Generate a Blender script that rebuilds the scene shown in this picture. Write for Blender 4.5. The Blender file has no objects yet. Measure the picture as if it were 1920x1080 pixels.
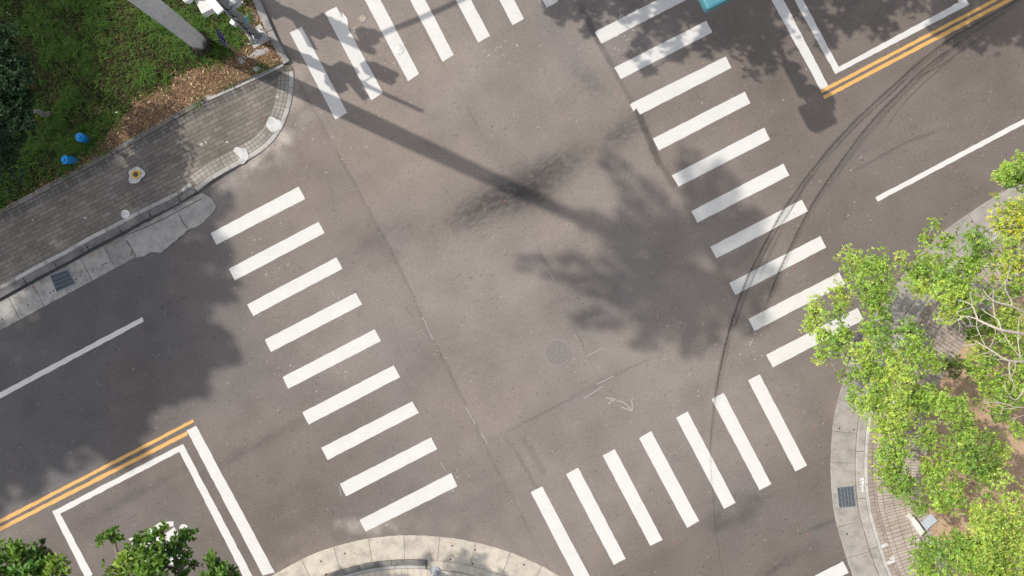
import bpy, bmesh, math, random
import numpy as np
from mathutils import Vector, Matrix
from mathutils.geometry import tessellate_polygon

random.seed(7)
rng = np.random.default_rng(11)
scene = bpy.context.scene
COL = scene.collection
H = 28.0            # camera height above the road, metres
PPM = 64.0          # photo pixels per metre on the road
SUN_EL = 50.0
TAN = math.tan(math.radians(SUN_EL))
SDIR = np.array([0.911, -0.413])         # where shadows fall (world x, y)
U = np.array([0.885, 0.466])             # along the wide road
Vd = np.array([0.466, -0.885])           # along the crossing road (towards the bottom)


def W(px, py, z=0.0):
    """photo position of a point known to lie at height z -> world"""
    k = (H - z) / H
    return np.array([(px - 960) / PPM * k, (540 - py) / PPM * k, z])


def G(px, py):
    return np.array([(px - 960) / PPM, (540 - py) / PPM])


# ------------------------------------------------------------------ helpers
def tag(o, label=None, cat=None, group=None, kind=None):
    if label: o['label'] = label
    if cat: o['category'] = cat
    if group: o['group'] = group
    if kind: o['kind'] = kind
    return o


def empty(name, loc, label=None, cat=None, group=None, kind=None, parent=None):
    o = bpy.data.objects.new(name, None)
    o.location = loc
    o.empty_display_size = 0.2
    COL.objects.link(o)
    if parent is not None:
        o.parent = parent
        o.matrix_parent_inverse = Matrix.Translation(-world_loc(parent))
    return tag(o, label, cat, group, kind)


def world_loc(o):
    # only translations are used in this scene's empties
    l = Vector(o.location)
    return l


class MB:
    """collects shapes (world coordinates) for one mesh object"""
    def __init__(s):
        s.v = []; s.f = []; s.n = 0; s.c = []; s.uv = []
        s.col = (1, 1, 1); s.mi = []; s.m = 0

    def add(s, verts, faces, col=None):
        verts = np.asarray(verts, float).reshape(-1, 3)
        s.v.append(verts)
        s.f.extend([tuple(int(i) + s.n for i in f) for f in faces])
        s.mi.extend([s.m] * len(faces))
        c = col if col is not None else s.col
        c = np.asarray(c, float)
        if c.ndim == 1: c = np.tile(c, (len(verts), 1))
        s.c.append(c)
        s.n += len(verts)

    def box(s, c, size, R=None, col=None):
        hx, hy, hz = np.asarray(size, float) / 2
        p = np.array([[x, y, z] for x in (-hx, hx) for y in (-hy, hy) for z in (-hz, hz)])
        if R is not None: p = p @ np.asarray(R).T
        s.add(p + np.asarray(c), [(0, 1, 3, 2), (4, 6, 7, 5), (0, 4, 5, 1), (2, 3, 7, 6), (0, 2, 6, 4), (1, 5, 7, 3)], col)

    def tube(s, pts, rad, n=8, cap=True, col=None):
        pts = np.asarray(pts, float)
        m = len(pts)
        rad = np.atleast_1d(np.asarray(rad, float))
        rad = np.interp(np.linspace(0, 1, m), np.linspace(0, 1, len(rad)), rad) if len(rad) > 1 else np.full(m, rad[0])
        d = np.gradient(pts, axis=0)
        d /= np.linalg.norm(d, axis=1)[:, None] + 1e-9
        ref = np.array([0.0, 0.0, 1.0]) if abs(d[0][2]) < 0.9 else np.array([1.0, 0, 0])
        vs = []
        for i in range(m):
            a = np.cross(d[i], ref); a /= np.linalg.norm(a) + 1e-9
            b = np.cross(d[i], a)
            ref = np.cross(a, d[i]) if False else ref
            t = np.arange(n) / n * 2 * math.pi
            vs.append(pts[i] + rad[i] * (np.cos(t)[:, None] * a + np.sin(t)[:, None] * b))
        f = [(i * n + j, i * n + (j + 1) % n, (i + 1) * n + (j + 1) % n, (i + 1) * n + j) for i in range(m - 1) for j in range(n)]
        if cap:
            f.append(tuple(range(n))[::-1]); f.append(tuple((m - 1) * n + j for j in range(n)))
        s.add(np.concatenate(vs), f, col)

    def lathe(s, prof, o, n=24, R=None, col=None):
        prof = np.asarray(prof, float); m = len(prof)
        t = np.arange(n) / n * 2 * math.pi
        vs = np.concatenate([np.stack([r * np.cos(t), r * np.sin(t), np.full(n, z)], 1) for r, z in prof])
        if R is not None: vs = vs @ np.asarray(R).T
        f = [(i * n + j, i * n + (j + 1) % n, (i + 1) * n + (j + 1) % n, (i + 1) * n + j) for i in range(m - 1) for j in range(n)]
        f.append(tuple((m - 1) * n + j for j in range(n)))
        s.add(vs + np.asarray(o), f, col)

    def poly(s, pts2, z, col=None):
        pts2 = np.asarray(pts2, float)
        p3 = [Vector((x, y, 0)) for x, y in pts2[:, :2]]
        zz = z if np.ndim(z) else np.full(len(p3), z)
        tris = tessellate_polygon([p3])
        out = []
        for a, b, c in tris:
            A, B, C = p3[a], p3[b], p3[c]
            if (B.x - A.x) * (C.y - A.y) - (B.y - A.y) * (C.x - A.x) < 0: b, c = c, b
            out.append((a, b, c))
        s.add(np.column_stack([pts2[:, :2], zz]), out, col)

    def prism(s, pts2, z0, z1, col=None):
        pts2 = np.asarray(pts2, float)[:, :2]
        n = len(pts2)
        area = 0.5 * np.sum(pts2[:, 0] * np.roll(pts2[:, 1], -1) - pts2[:, 1] * np.roll(pts2[:, 0], -1))
        if area < 0: pts2 = pts2[::-1]
        s.poly(pts2, z1, col)
        v = np.concatenate([np.column_stack([pts2, np.full(n, z0)]), np.column_stack([pts2, np.full(n, z1)])])
        s.add(v, [(i, (i + 1) % n, n + (i + 1) % n, n + i) for i in range(n)], col)

    def build(s, name, mats, parent=None, smooth=False, bevel=0.0, uv=None, **tags):
        me = bpy.data.meshes.new(name)
        V = np.concatenate(s.v)
        off = np.zeros(3)
        if parent is not None: pass
        me.from_pydata(V.tolist(), [], s.f)
        me.update()
        ca = me.color_attributes.new('Col', 'FLOAT_COLOR', 'POINT')
        C = np.concatenate(s.c)
        ca.data.foreach_set('color', np.column_stack([C, np.ones(len(C))]).astype(np.float32).ravel())
        if uv is not None:
            ul = me.uv_layers.new(name='UVMap')
            li = np.zeros(len(me.loops), np.int32); me.loops.foreach_get('vertex_index', li)
            ul.data.foreach_set('uv', np.asarray(uv, np.float32)[li].ravel())
        for m in (mats if isinstance(mats, (list, tuple)) else [mats]): me.materials.append(m)
        if len(me.materials) > 1: me.polygons.foreach_set('material_index', np.array(s.mi, np.int32))
        if smooth: me.polygons.foreach_set('use_smooth', np.ones(len(me.polygons), bool))
        o = bpy.data.objects.new(name, me)
        COL.objects.link(o)
        if parent is not None:
            o.parent = parent
            o.matrix_parent_inverse = Matrix.Translation(-total_loc(parent))
        if bevel:
            b = o.modifiers.new('bevel', 'BEVEL'); b.width = bevel; b.segments = 2; b.limit_method = 'ANGLE'
        tag(o, tags.get('label'), tags.get('cat'), tags.get('group'), tags.get('kind'))
        return o


def total_loc(o):
    """world translation of an empty (or zero for a mesh built in world coordinates)"""
    if o.type == 'MESH': return Vector((0, 0, 0))
    return Vector(o.location)


def fast_mesh(name, V, F4, C, mat, parent=None, smooth=False, **tags):
    """big quad mesh from arrays"""
    me = bpy.data.meshes.new(name)
    V = np.asarray(V, np.float32); F4 = np.asarray(F4, np.int32)
    me.vertices.add(len(V)); me.vertices.foreach_set('co', V.ravel())
    me.loops.add(F4.size); me.loops.foreach_set('vertex_index', F4.ravel())
    me.polygons.add(len(F4))
    me.polygons.foreach_set('loop_start', np.arange(0, F4.size, 4, dtype=np.int32))
    me.polygons.foreach_set('loop_total', np.full(len(F4), 4, np.int32))
    ca = me.color_attributes.new('Col', 'FLOAT_COLOR', 'POINT')
    ca.data.foreach_set('color', np.column_stack([C, np.ones(len(C))]).astype(np.float32).ravel())
    me.materials.append(mat)
    if smooth: me.polygons.foreach_set('use_smooth', np.ones(len(F4), bool))
    me.update(calc_edges=True); me.validate()
    o = bpy.data.objects.new(name, me); COL.objects.link(o)
    if parent is not None:
        o.parent = parent; o.matrix_parent_inverse = Matrix.Translation(-total_loc(parent))
    return tag(o, tags.get('label'), tags.get('cat'), tags.get('group'), tags.get('kind'))


def rotz(a):
    c, s = math.cos(a), math.sin(a)
    return np.array([[c, -s, 0], [s, c, 0], [0, 0, 1]])


def frame_from(x, z=None):
    """rotation whose first axis is x (horizontal direction), third is up"""
    x = np.array([x[0], x[1], 0.0]); x /= np.linalg.norm(x)
    y = np.array([-x[1], x[0], 0.0])
    return np.column_stack([x, y, [0, 0, 1]])


def vnoise(X, Y, scale, seed, octs=1):
    out = np.zeros_like(X); amp = 1.0; tot = 0
    for o in range(octs):
        r = np.random.default_rng(seed + o * 17)
        Tb = r.random((256, 256))
        x = X * scale * 2 ** o + 1000; y = Y * scale * 2 ** o + 1000
        xi = np.floor(x).astype(int); yi = np.floor(y).astype(int)
        fx = x - xi; fy = y - yi
        fx = fx * fx * (3 - 2 * fx); fy = fy * fy * (3 - 2 * fy)
        a = Tb[xi % 256, yi % 256]; b = Tb[(xi + 1) % 256, yi % 256]
        c = Tb[xi % 256, (yi + 1) % 256]; d = Tb[(xi + 1) % 256, (yi + 1) % 256]
        out += amp * ((a * (1 - fx) + b * fx) * (1 - fy) + (c * (1 - fx) + d * fx) * fy)
        tot += amp; amp *= 0.5
    return out / tot


def sstep(e0, e1, x):
    t = np.clip((x - e0) / (e1 - e0), 0, 1)
    return t * t * (3 - 2 * t)


def seg_dist(X, Y, P):
    """distance to a polyline (same units), sign > 0 on its left, and arc position 0..1"""
    best = np.full(X.shape, 1e9); sg = np.zeros(X.shape); tt = np.zeros(X.shape)
    P = np.asarray(P, float)
    L = np.r_[0, np.cumsum(np.linalg.norm(np.diff(P, axis=0), axis=1))]
    for i in range(len(P) - 1):
        a, b = P[i], P[i + 1]; d = b - a; l2 = d @ d
        t = np.clip(((X - a[0]) * d[0] + (Y - a[1]) * d[1]) / l2, 0, 1)
        qx = X - (a[0] + t * d[0]); qy = Y - (a[1] + t * d[1])
        dd = np.hypot(qx, qy); m = dd < best
        best = np.where(m, dd, best); sg = np.where(m, np.sign(d[0] * qy - d[1] * qx), sg)
        tt = np.where(m, (L[i] + t * (L[i + 1] - L[i])) / L[-1], tt)
    return best, sg, tt


def chaikin(P, n=2):
    P = np.asarray(P, float)
    for _ in range(n):
        Q = [P[0]]
        for a, b in zip(P[:-1], P[1:]): Q += [a * .75 + b * .25, a * .25 + b * .75]
        Q.append(P[-1]); P = np.array(Q)
    return P


def resample(P, step):
    P = np.asarray(P, float)
    L = np.r_[0, np.cumsum(np.linalg.norm(np.diff(P, axis=0), axis=1))]
    n = max(2, int(round(L[-1] / step)) + 1)
    s = np.linspace(0, L[-1], n)
    return np.column_stack([np.interp(s, L, P[:, i]) for i in range(P.shape[1])])


def normals2(P):
    d = np.gradient(P, axis=0); d /= np.linalg.norm(d, axis=1)[:, None] + 1e-9
    return np.column_stack([-d[:, 1], d[:, 0]])


# ------------------------------------------------------------------ materials
class Mat:
    def __init__(s, name, rough=0.8, spec=0.3):
        s.m = bpy.data.materials.new(name); s.m.use_nodes = True
        s.t = s.m.node_tree; s.b = s.t.nodes['Principled BSDF']; s.out = s.t.nodes['Material Output']
        s.b.inputs['Roughness'].default_value = rough
        s.b.inputs['Specular IOR Level'].default_value = spec

    def N(s, typ, **kw):
        n = s.t.nodes.new(typ)
        for k, v in kw.items(): setattr(n, k, v)
        return n

    def L(s, a, b): s.t.links.new(a, b)

    def coord(s, kind='Object', rot=0.0, loc=(0, 0, 0), scale=(1, 1, 1)):
        c = s.N('ShaderNodeTexCoord'); mp = s.N('ShaderNodeMapping')
        s.L(c.outputs[kind], mp.inputs['Vector'])
        mp.inputs['Rotation'].default_value = (0, 0, rot)
        mp.inputs['Location'].default_value = loc
        mp.inputs['Scale'].default_value = scale
        return mp.outputs['Vector']

    def noise(s, scale, detail=4, rough=0.6, vec=None, dist=0.0):
        n = s.N('ShaderNodeTexNoise')
        n.inputs['Scale'].default_value = scale; n.inputs['Detail'].default_value = detail
        n.inputs['Roughness'].default_value = rough; n.inputs['Distortion'].default_value = dist
        if vec is not None: s.L(vec, n.inputs['Vector'])
        return n.outputs['Fac']

    def ramp(s, fac, stops):
        r = s.N('ShaderNodeValToRGB'); e = r.color_ramp.elements
        while len(e) < len(stops): e.new(0.5)
        for i, (p, c) in enumerate(stops):
            e[i].position = p
            e[i].color = (c, c, c, 1) if np.isscalar(c) else (*c, 1)
        s.L(fac, r.inputs['Fac'])
        return r.outputs['Color']

    def mix(s, a, b, fac, mode='MIX'):
        n = s.N('ShaderNodeMix', data_type='RGBA', blend_type=mode)
        for v, i in ((fac, 0), (a, 6), (b, 7)):
            if hasattr(v, 'links') or hasattr(v, 'is_linked'): s.L(v, n.inputs[i])
            elif i == 0: n.inputs[0].default_value = v
            else: n.inputs[i].default_value = (v, v, v, 1) if np.isscalar(v) else (*v, 1)
        return n.outputs[2]

    def attr(s, name='Col'):
        n = s.N('ShaderNodeVertexColor'); n.layer_name = name
        return n.outputs['Color']

    def base(s, c):
        if hasattr(c, 'links'): s.L(c, s.b.inputs['Base Color'])
        else: s.b.inputs['Base Color'].default_value = (*c, 1)
        return s

    def bump(s, h, strength=0.3, dist=0.01):
        n = s.N('ShaderNodeBump'); n.inputs['Strength'].default_value = strength; n.inputs['Distance'].default_value = dist
        s.L(h, n.inputs['Height']); s.L(n.outputs['Normal'], s.b.inputs['Normal'])
        return s

    def translucent(s, col, fac):
        t = s.N('ShaderNodeBsdfTranslucent'); mx = s.N('ShaderNodeMixShader')
        s.L(col, t.inputs['Color'])
        mx.inputs[0].default_value = fac
        s.L(s.b.outputs[0], mx.inputs[1]); s.L(t.outputs[0], mx.inputs[2]); s.L(mx.outputs[0], s.out.inputs['Surface'])

    def alpha(s, fac):
        s.L(fac, s.b.inputs['Alpha'])


def asphalt_mat():
    m = Mat('asphalt', 0.88, 0.25)
    v = m.coord()
    a = m.attr()
    g = m.ramp(m.noise(25, 4, .8, v), [(.27, .66), (.5, 1.0), (.73, 1.34)])
    g2 = m.ramp(m.noise(9, 5, .7, v), [(.3, .93), (.7, 1.07)])
    c = m.mix(a, g, 1.0, 'MULTIPLY'); c = m.mix(c, g2, 1.0, 'MULTIPLY')
    vo = m.N('ShaderNodeTexVoronoi'); vo.inputs['Scale'].default_value = 28; m.L(v, vo.inputs['Vector'])
    pit = m.ramp(vo.outputs['Distance'], [(.0, 1), (.10, 1), (.16, 0)])
    sel = m.ramp(m.noise(3.1, 4, .7, v), [(.56, 0), (.72, 1)])
    pk = m.mix(pit, sel, 1.0, 'MULTIPLY')
    c = m.mix(c, (.045, .04, .04), m.mix(pk, .6, 1.0, 'MULTIPLY'))
    vo2 = m.N('ShaderNodeTexVoronoi'); vo2.inputs['Scale'].default_value = 21; m.L(v, vo2.inputs['Vector'])
    lt = m.ramp(vo2.outputs['Distance'], [(.0, 1), (.05, 1), (.09, 0)])
    c = m.mix(c, (.5, .47, .44), m.mix(lt, .22, 1.0, 'MULTIPLY'))
    m.base(c)
    m.bump(m.noise(70, 3, .7, v), .35, .006)
    return m.m


def paint_mat(name, col, worn=.75, crack=True):
    m = Mat(name, 0.7, 0.3)
    v = m.coord(rot=math.radians(-28))
    c = m.ramp(m.noise(2.2, 5, .7, v), [(.25, tuple(x * .91 for x in col)), (.7, col)])
    vs = m.coord(rot=math.radians(-28), scale=(1, 1, 1))
    grain = m.ramp(m.noise(55, 3, .7, v), [(.3, .93), (.6, 1.0)])
    c = m.mix(c, grain, 1.0, 'MULTIPLY')
    # chips that show asphalt
    chip = m.ramp(m.noise(18, 6, .75, v), [(.62, 0), (.68, 1)])
    sel = m.ramp(m.noise(.9, 3, .6, v), [(.5, 0), (.72, 1)])
    k = m.mix(chip, sel, 1.0, 'MULTIPLY')
    c = m.mix(c, (.17, .155, .145), m.mix(k, worn, 1.0, 'MULTIPLY'))
    if crack:
        st = m.ramp(m.noise(1.6, 3, .6, m.coord(rot=math.radians(-28), scale=(.35, 5, 1))), [(.485, 0), (.5, 1), (.515, 0)])
        c = m.mix(c, tuple(x * .72 for x in col), m.mix(st, .35, 1.0, 'MULTIPLY'))
    m.base(c); m.bump(m.noise(60, 3, .7, v), .2, .004)
    return m.m


def concrete_mat(name, stain=0.35, mult=(1, 1, 1), fine=1.0):
    m = Mat(name, 0.85, 0.25)
    v = m.coord()
    a = m.attr()
    c = m.mix(a, m.ramp(m.noise(3, 7, .7, v), [(.3, 1 - stain), (.55, 1.0), (.75, 1.08)]), 1.0, 'MULTIPLY')
    c = m.mix(c, m.ramp(m.noise(38, 4, .75, v), [(.28, .84), (.7, 1.1)]), 1.0, 'MULTIPLY')
    pits = m.ramp(m.noise(13, 5, .8, v), [(.68, 0), (.74, 1)])
    c = m.mix(c, (.12, .105, .09), m.mix(pits, .45, 1.0, 'MULTIPLY'))
    m.base(c); m.bump(m.noise(30, 5, .7, v), .35, .008)
    return m.m


def brick_mat(name, c1, c2, mortar, bw, bh, rot=0.0, uv=False, off=.5, dirt=.35, msize=.008):
    m = Mat(name, 0.85, 0.2)
    v = m.coord('UV' if uv else 'Object', rot=rot)
    b = m.N('ShaderNodeTexBrick'); b.offset = off; b.squash = 1.0
    m.L(v, b.inputs['Vector'])
    b.inputs['Scale'].default_value = 1.0
    b.inputs['Mortar Size'].default_value = msize; b.inputs['Mortar Smooth'].default_value = .3
    b.inputs['Brick Width'].default_value = bw; b.inputs['Row Height'].default_value = bh
    b.inputs['Color1'].default_value = (*c1, 1); b.inputs['Color2'].default_value = (*c2, 1)
    b.inputs['Mortar'].default_value = (*mortar, 1)
    vo = m.coord()
    c = m.mix(b.outputs['Color'], m.ramp(m.noise(1.1, 5, .65, vo), [(.3, 1 - dirt), (.7, 1.12)]), 1.0, 'MULTIPLY')
    c = m.mix(c, m.ramp(m.noise(30, 4, .75, vo), [(.3, .86), (.7, 1.12)]), 1.0, 'MULTIPLY')
    m.base(c)
    n = m.N('ShaderNodeBump'); n.inputs['Strength'].default_value = .6; n.inputs['Distance'].default_value = .006; n.invert = True
    m.L(b.outputs['Fac'], n.inputs['Height']); m.L(n.outputs['Normal'], m.b.inputs['Normal'])
    return m.m


def leaf_mat(name, tr=.35, rough=.42, spec=.45):
    m = Mat(name, rough, spec)
    a = m.attr(); m.base(a)
    tc = m.mix(a, (1.25, 1.2, .5), 1.0, 'MULTIPLY')
    m.translucent(tc, tr)
    return m.m


def attr_mat(name, rough=.8, spec=.3, nscale=12, amp=.2, metallic=0.0, bump=.3):
    m = Mat(name, rough, spec)
    v = m.coord()
    c = m.mix(m.attr(), m.ramp(m.noise(nscale, 6, .7, v), [(.3, 1 - amp), (.7, 1 + amp)]), 1.0, 'MULTIPLY')
    m.base(c); m.b.inputs['Metallic'].default_value = metallic
    if bump: m.bump(m.noise(nscale * 2.5, 5, .7, v), bump, .01)
    return m.m


def palm_mat():
    m = Mat('palm_bark', .8, .25)
    v = m.coord()
    rings = m.N('ShaderNodeTexWave', bands_direction='Z'); m.L(v, rings.inputs['Vector'])
    rings.inputs['Scale'].default_value = 1.5; rings.inputs['Distortion'].default_value = 2.6
    rings.inputs['Detail'].default_value = 3; rings.inputs['Detail Scale'].default_value = 1.5
    c = m.mix(m.attr(), m.ramp(rings.outputs['Fac'], [(.0, .93), (.10, 1.0), (.9, 1.02)]), 1.0, 'MULTIPLY')
    c = m.mix(c, m.ramp(m.noise(7, 6, .75, v), [(.3, .72), (.5, 1.0), (.75, 1.15)]), 1.0, 'MULTIPLY')
    sc = m.ramp(m.noise(11, 3, .6, v), [(.70, 0), (.73, 1)])
    c = m.mix(c, (.05, .045, .04), m.mix(sc, .7, 1.0, 'MULTIPLY'))
    m.base(c); m.bump(rings.outputs['Fac'], .07, .004)
    return m.m


def ground_mat(name, cols, scale=3.0, bump=.6):
    m = Mat(name, .95, .1)
    v = m.coord()
    c = m.ramp(m.noise(scale, 9, .72, v), [(.25 + .5 * i / (len(cols) - 1), c) for i, c in enumerate(cols)])
    c = m.mix(c, m.ramp(m.noise(40, 5, .8, v), [(.3, .6), (.7, 1.4)]), 1.0, 'MULTIPLY')
    m.base(c); m.bump(m.noise(45, 6, .75, v), bump, .03)
    return m.m


def tyre_mat(name, dark, strength, nlo=.42, nhi=.62, streak=(30, 2)):
    m = Mat(name, .85, .2)
    m.base(dark)
    # UV.x along the mark, UV.y across it
    c = m.coord('UV')
    sx = m.N('ShaderNodeSeparateXYZ'); m.L(c, sx.inputs[0])
    across = m.ramp(sx.outputs['Y'], [(0, 0), (.3, 1), (.7, 1), (1, 0)])
    ends = m.ramp(sx.outputs['X'], [(0, 0), (.06, 1), (.9, 1), (1, 0)])
    n = m.ramp(m.noise(24, 6, .75, m.coord()), [(nlo - .12, .12), (nhi, 1)])
    a = m.mix(m.mix(across, ends, 1.0, 'MULTIPLY'), n, 1.0, 'MULTIPLY')
    a = m.mix(a, strength, 1.0, 'MULTIPLY')
    m.alpha(a)
    return m.m


ASPHALT = asphalt_mat()
WHITE = paint_mat('white_road_paint', (.635, .615, .585))
WHITE_WORN = paint_mat('worn_white_road_paint', (.64, .62, .59), worn=.9)
YELLOW = paint_mat('yellow_road_paint', (.68, .385, .125), worn=.55, crack=False)
CHALK = paint_mat('chalk_paint', (.39, .37, .35), worn=.9, crack=False)
CONC = concrete_mat('concrete')
CONC_DIRTY = concrete_mat('dirty_concrete', stain=.5)
LEAF = leaf_mat('broad_leaf', tr=.38, rough=.36, spec=.6)
LEAF_DARK = leaf_mat('dark_leaf', tr=.25, rough=.5, spec=.3)
GRASSM = leaf_mat('grass_blade', tr=.3, rough=.6, spec=.25)
FLAKE = attr_mat('dry_flakes', .9, .1, 30, .2, bump=0)
BARK = attr_mat('bark', .9, .15, 16, .3)
PALM = palm_mat()
STEEL = attr_mat('painted_steel', .45, .5, 9, .08, bump=0)
PLASTIC = attr_mat('plastic', .5, .35, 6, .06, bump=0)
IRON = attr_mat('cast_iron', .6, .4, 25, .25)
SOIL = ground_mat('tan_soil', [(.27, .175, .115), (.47, .32, .21), (.58, .42, .29)], 2.2)
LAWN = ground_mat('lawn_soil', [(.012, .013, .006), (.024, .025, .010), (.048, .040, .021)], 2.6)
MULCH = ground_mat('mulch_soil', [(.07, .045, .028), (.15, .095, .055), (.24, .16, .10)], 5)
FAR = ground_mat('far_ground', [(.05, .06, .03), (.08, .085, .045), (.12, .11, .07)], .6)
BRICK_A = brick_mat('grey_brick', (.160, .142, .121), (.222, .199, .171), (.112, .098, .083), .29, .125, rot=math.radians(-27.2), dirt=.32)
SETT = brick_mat('grey_sett', (.28, .255, .225), (.34, .315, .28), (.13, .115, .10), .135, .125, uv=True, off=0.0)
SETT_DARK = brick_mat('dark_sett', (.12, .11, .10), (.20, .18, .165), (.06, .055, .05), .14, .13, uv=True, off=0.0)
PAVER = brick_mat('tan_paver', (.38, .32, .275), (.45, .385, .335), (.20, .15, .11), .118, .29, uv=True, off=.0, dirt=.2, msize=.009)
CREAM = brick_mat('cream_paver', (.50, .44, .36), (.57, .51, .42), (.30, .25, .19), .22, .30, uv=True, off=0, dirt=.2)
BORDER = brick_mat('tan_border_brick', (.30, .25, .21), (.37, .31, .265), (.20, .155, .12), .13, .30, uv=True, off=0, dirt=.25)

# ------------------------------------------------------------------ kerb lines (photo pixels at road level)
def far(p, d, n=1500):  # d is a world direction
    return (p[0] + d[0] * n, p[1] - d[1] * n)

K1 = [far((0, 561.7), -U), (0, 561.7), (80, 517), (130, 491.5), (177, 464), (230, 437), (277, 411.5), (333, 385), (372, 360),
      (400, 337), (467, 300), (498, 280), (520, 257), (537, 226), (547, 192), (551, 160), (551, 134), (545, 116), (519, 70), (489, 0), far((489, 0), -Vd)]
GL = [far((0, 405), -U), (0, 405), (85, 360), (215, 290), (390, 190), (470, 153), (533, 123)]
K3 = [far((1920, 333), U), (1920, 333), (1858, 373), (1815, 401), (1773, 430), (1723, 477), (1702, 503), (1667, 552), (1628, 610), (1590, 683), (1577, 727), (1567, 765),
      (1561, 800), (1557, 857), (1557.5, 903), (1562, 953), (1570, 990), (1583, 1032), (1597, 1078), (1622, 1135), far((1622, 1135), Vd)]
K4 = [far((1075, 1098), Vd), (1075, 1098), (1046, 1078), (1017, 1061.5), (993, 1050), (957, 1035), (923, 1025), (873, 1012), (807, 1004.5), (750, 1003), (683, 1010),
      (640, 1021.5), (600, 1033), (560, 1051), (515, 1077), far((515, 1077), -U)]
K2 = [far((1215, -115), -Vd), (1130, -275), (1160, -215), (1195, -160), (1235, -130), (1290, -128), (1400, -180), far((1400, -180), U)]


def gp(P):
    return np.array([G(*p) for p in P])


def zcorner(x, y):
    """kerb and pavement height of the top-left corner: flush with the road where the kerb drops"""
    c = G(525, 215); d = np.hypot(x - c[0], y - c[1])
    return 0.115 - 0.093 * (1 - sstep(1.0, 2.6, d))


def ribbon(mb, P, d0, d1, z, uvs=None, joints=None, gap=.012, tone=None, var=.12, skirt=.1, lip=.012, step=.25, s0=0.0, smooth_n=0, wob=0.0):
    """a solid strip between offsets d0 < d1 to the left of polyline P (metres); z number or function; split into slabs every `joints` m"""
    P = np.asarray(P, float)
    P = resample(P, step)
    L = np.r_[0, np.cumsum(np.linalg.norm(np.diff(P, axis=0), axis=1))]
    Nn = normals2(P)
    cuts = [0.0]
    if joints:
        while cuts[-1] < L[-1] - 1e-6: cuts.append(min(L[-1], cuts[-1] + joints * random.uniform(.94, 1.06)))
    else:
        cuts.append(L[-1])
    for a, b in zip(cuts[:-1], cuts[1:]):
        if b - a < .05: continue
        g = gap / 2 if joints else 0
        ss = np.unique(np.r_[a + g, L[(L > a + g + .02) & (L < b - g - .02)], b - g])
        pc = np.column_stack([np.interp(ss, L, P[:, i]) for i in (0, 1)])
        nn = np.column_stack([np.interp(ss, L, Nn[:, i]) for i in (0, 1)])
        A = pc + nn * d0; B = pc + nn * d1; A2 = pc + nn * (d0 + lip); B2 = pc + nn * (d1 - lip)
        if wob:
            w = (np.random.default_rng(int(a * 977) % 99991).random(len(ss)) - .5) * wob
            A = A + nn * w[:, None]; A2 = A2 + nn * w[:, None]
        zf = (lambda q: np.array([z(x, y) for x, y in q])) if callable(z) else (lambda q: np.full(len(q), z))
        za, zb = zf(A), zf(B)
        n = len(ss)
        V = np.concatenate([np.column_stack([A, za - skirt]), np.column_stack([A, za - lip * .7]), np.column_stack([A2, za]),
                            np.column_stack([B2, zb]), np.column_stack([B, zb - lip * .7]), np.column_stack([B, zb - skirt])])
        F = []
        for r in range(5):
            for i in range(n - 1):
                F.append((r * n + i, r * n + i + 1, (r + 1) * n + i + 1, (r + 1) * n + i))
        F.append(tuple(r * n for r in range(6))); F.append(tuple(r * n + n - 1 for r in range(6))[::-1])
        t = np.asarray(tone if tone is not None else (1, 1, 1), float) * random.uniform(1 - var, 1 + var * .6)
        mb.add(V, F, t)
        if uvs is not None:
            ds = [d0, d0, d0 + lip, d1 - lip, d1, d1]
            for d in ds: uvs.extend([(s + s0, d) for s in ss])


# ------------------------------------------------------------------ road
X0, X1, Y0, Y1 = -15.6, 15.6, -9.0, 9.0
st = .036
xs = np.r_[np.linspace(-70, X0, 22)[:-1], np.arange(X0, X1, st), np.linspace(X1, 70, 22)]
ys = np.r_[np.linspace(-60, Y0, 20)[:-1], np.arange(Y0, Y1, st), np.linspace(Y1, 60, 20)]
XX, YY = np.meshgrid(xs, ys)
PX = XX * PPM + 960; PY = 540 - YY * PPM
WARM = np.array([.215, .187, .167]); MID = np.array([.193, .167, .150]); DARK = np.array([.147, .1245, .110]); NEW_SHADED = np.array([.112, .102, .098])
wx = PX + 26 * (vnoise(XX, YY, .8, 5, 3) - .5); wy = PY + 26 * (vnoise(XX, YY, .8, 9, 3) - .5)
col = np.empty(XX.shape + (3,)); col[:] = MID


def blend(c, mask):
    global col
    col = col * (1 - mask[..., None]) + np.asarray(c) * mask[..., None]


def side(P, soft):
    d, s, t = seg_dist(PX, PY, P)
    return sstep(-soft, soft, d * s)        # image space: >0 on the right-hand side when drawn with y down


SL = [(300, -300), (470, -10), (600, 225), (635, 290), (740, 480), (790, 590), (850, 710), (908, 832), (1000, 1010), (1200, 1400)]
SR = [(900, -330), (1085, 5), (1140, 110), (1195, 210), (1235, 305), (1290, 400), (1400, 610), (1480, 760)]
SM = [(640, -220), (835, 130), (960, 350), (1000, 440), (1060, 580), (1130, 725)]
SH = [(905, 832), (1010, 780), (1150, 705), (1290, 640)]
inL = 1 - side(SL, 3.0)       # right of the left seam
inR = side(SR, 5.0)           # left of the right seam
if inL[np.argmin(abs(ys - 0)), np.argmin(abs(xs + 10))] > .5: inL = 1 - inL
if inR[np.argmin(abs(ys - 0)), np.argmin(abs(xs - 12))] > .5: inR = 1 - inR
bl = sstep(-20, 20, (832 - PY) - (PX - 905) * .518 + 0)  # above the horizontal seam
mid_mask = inL * inR
low = 1 - bl
blend(WARM, mid_mask * bl * .95)
blend((.205, .179, .160), mid_mask * low * .6)
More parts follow.
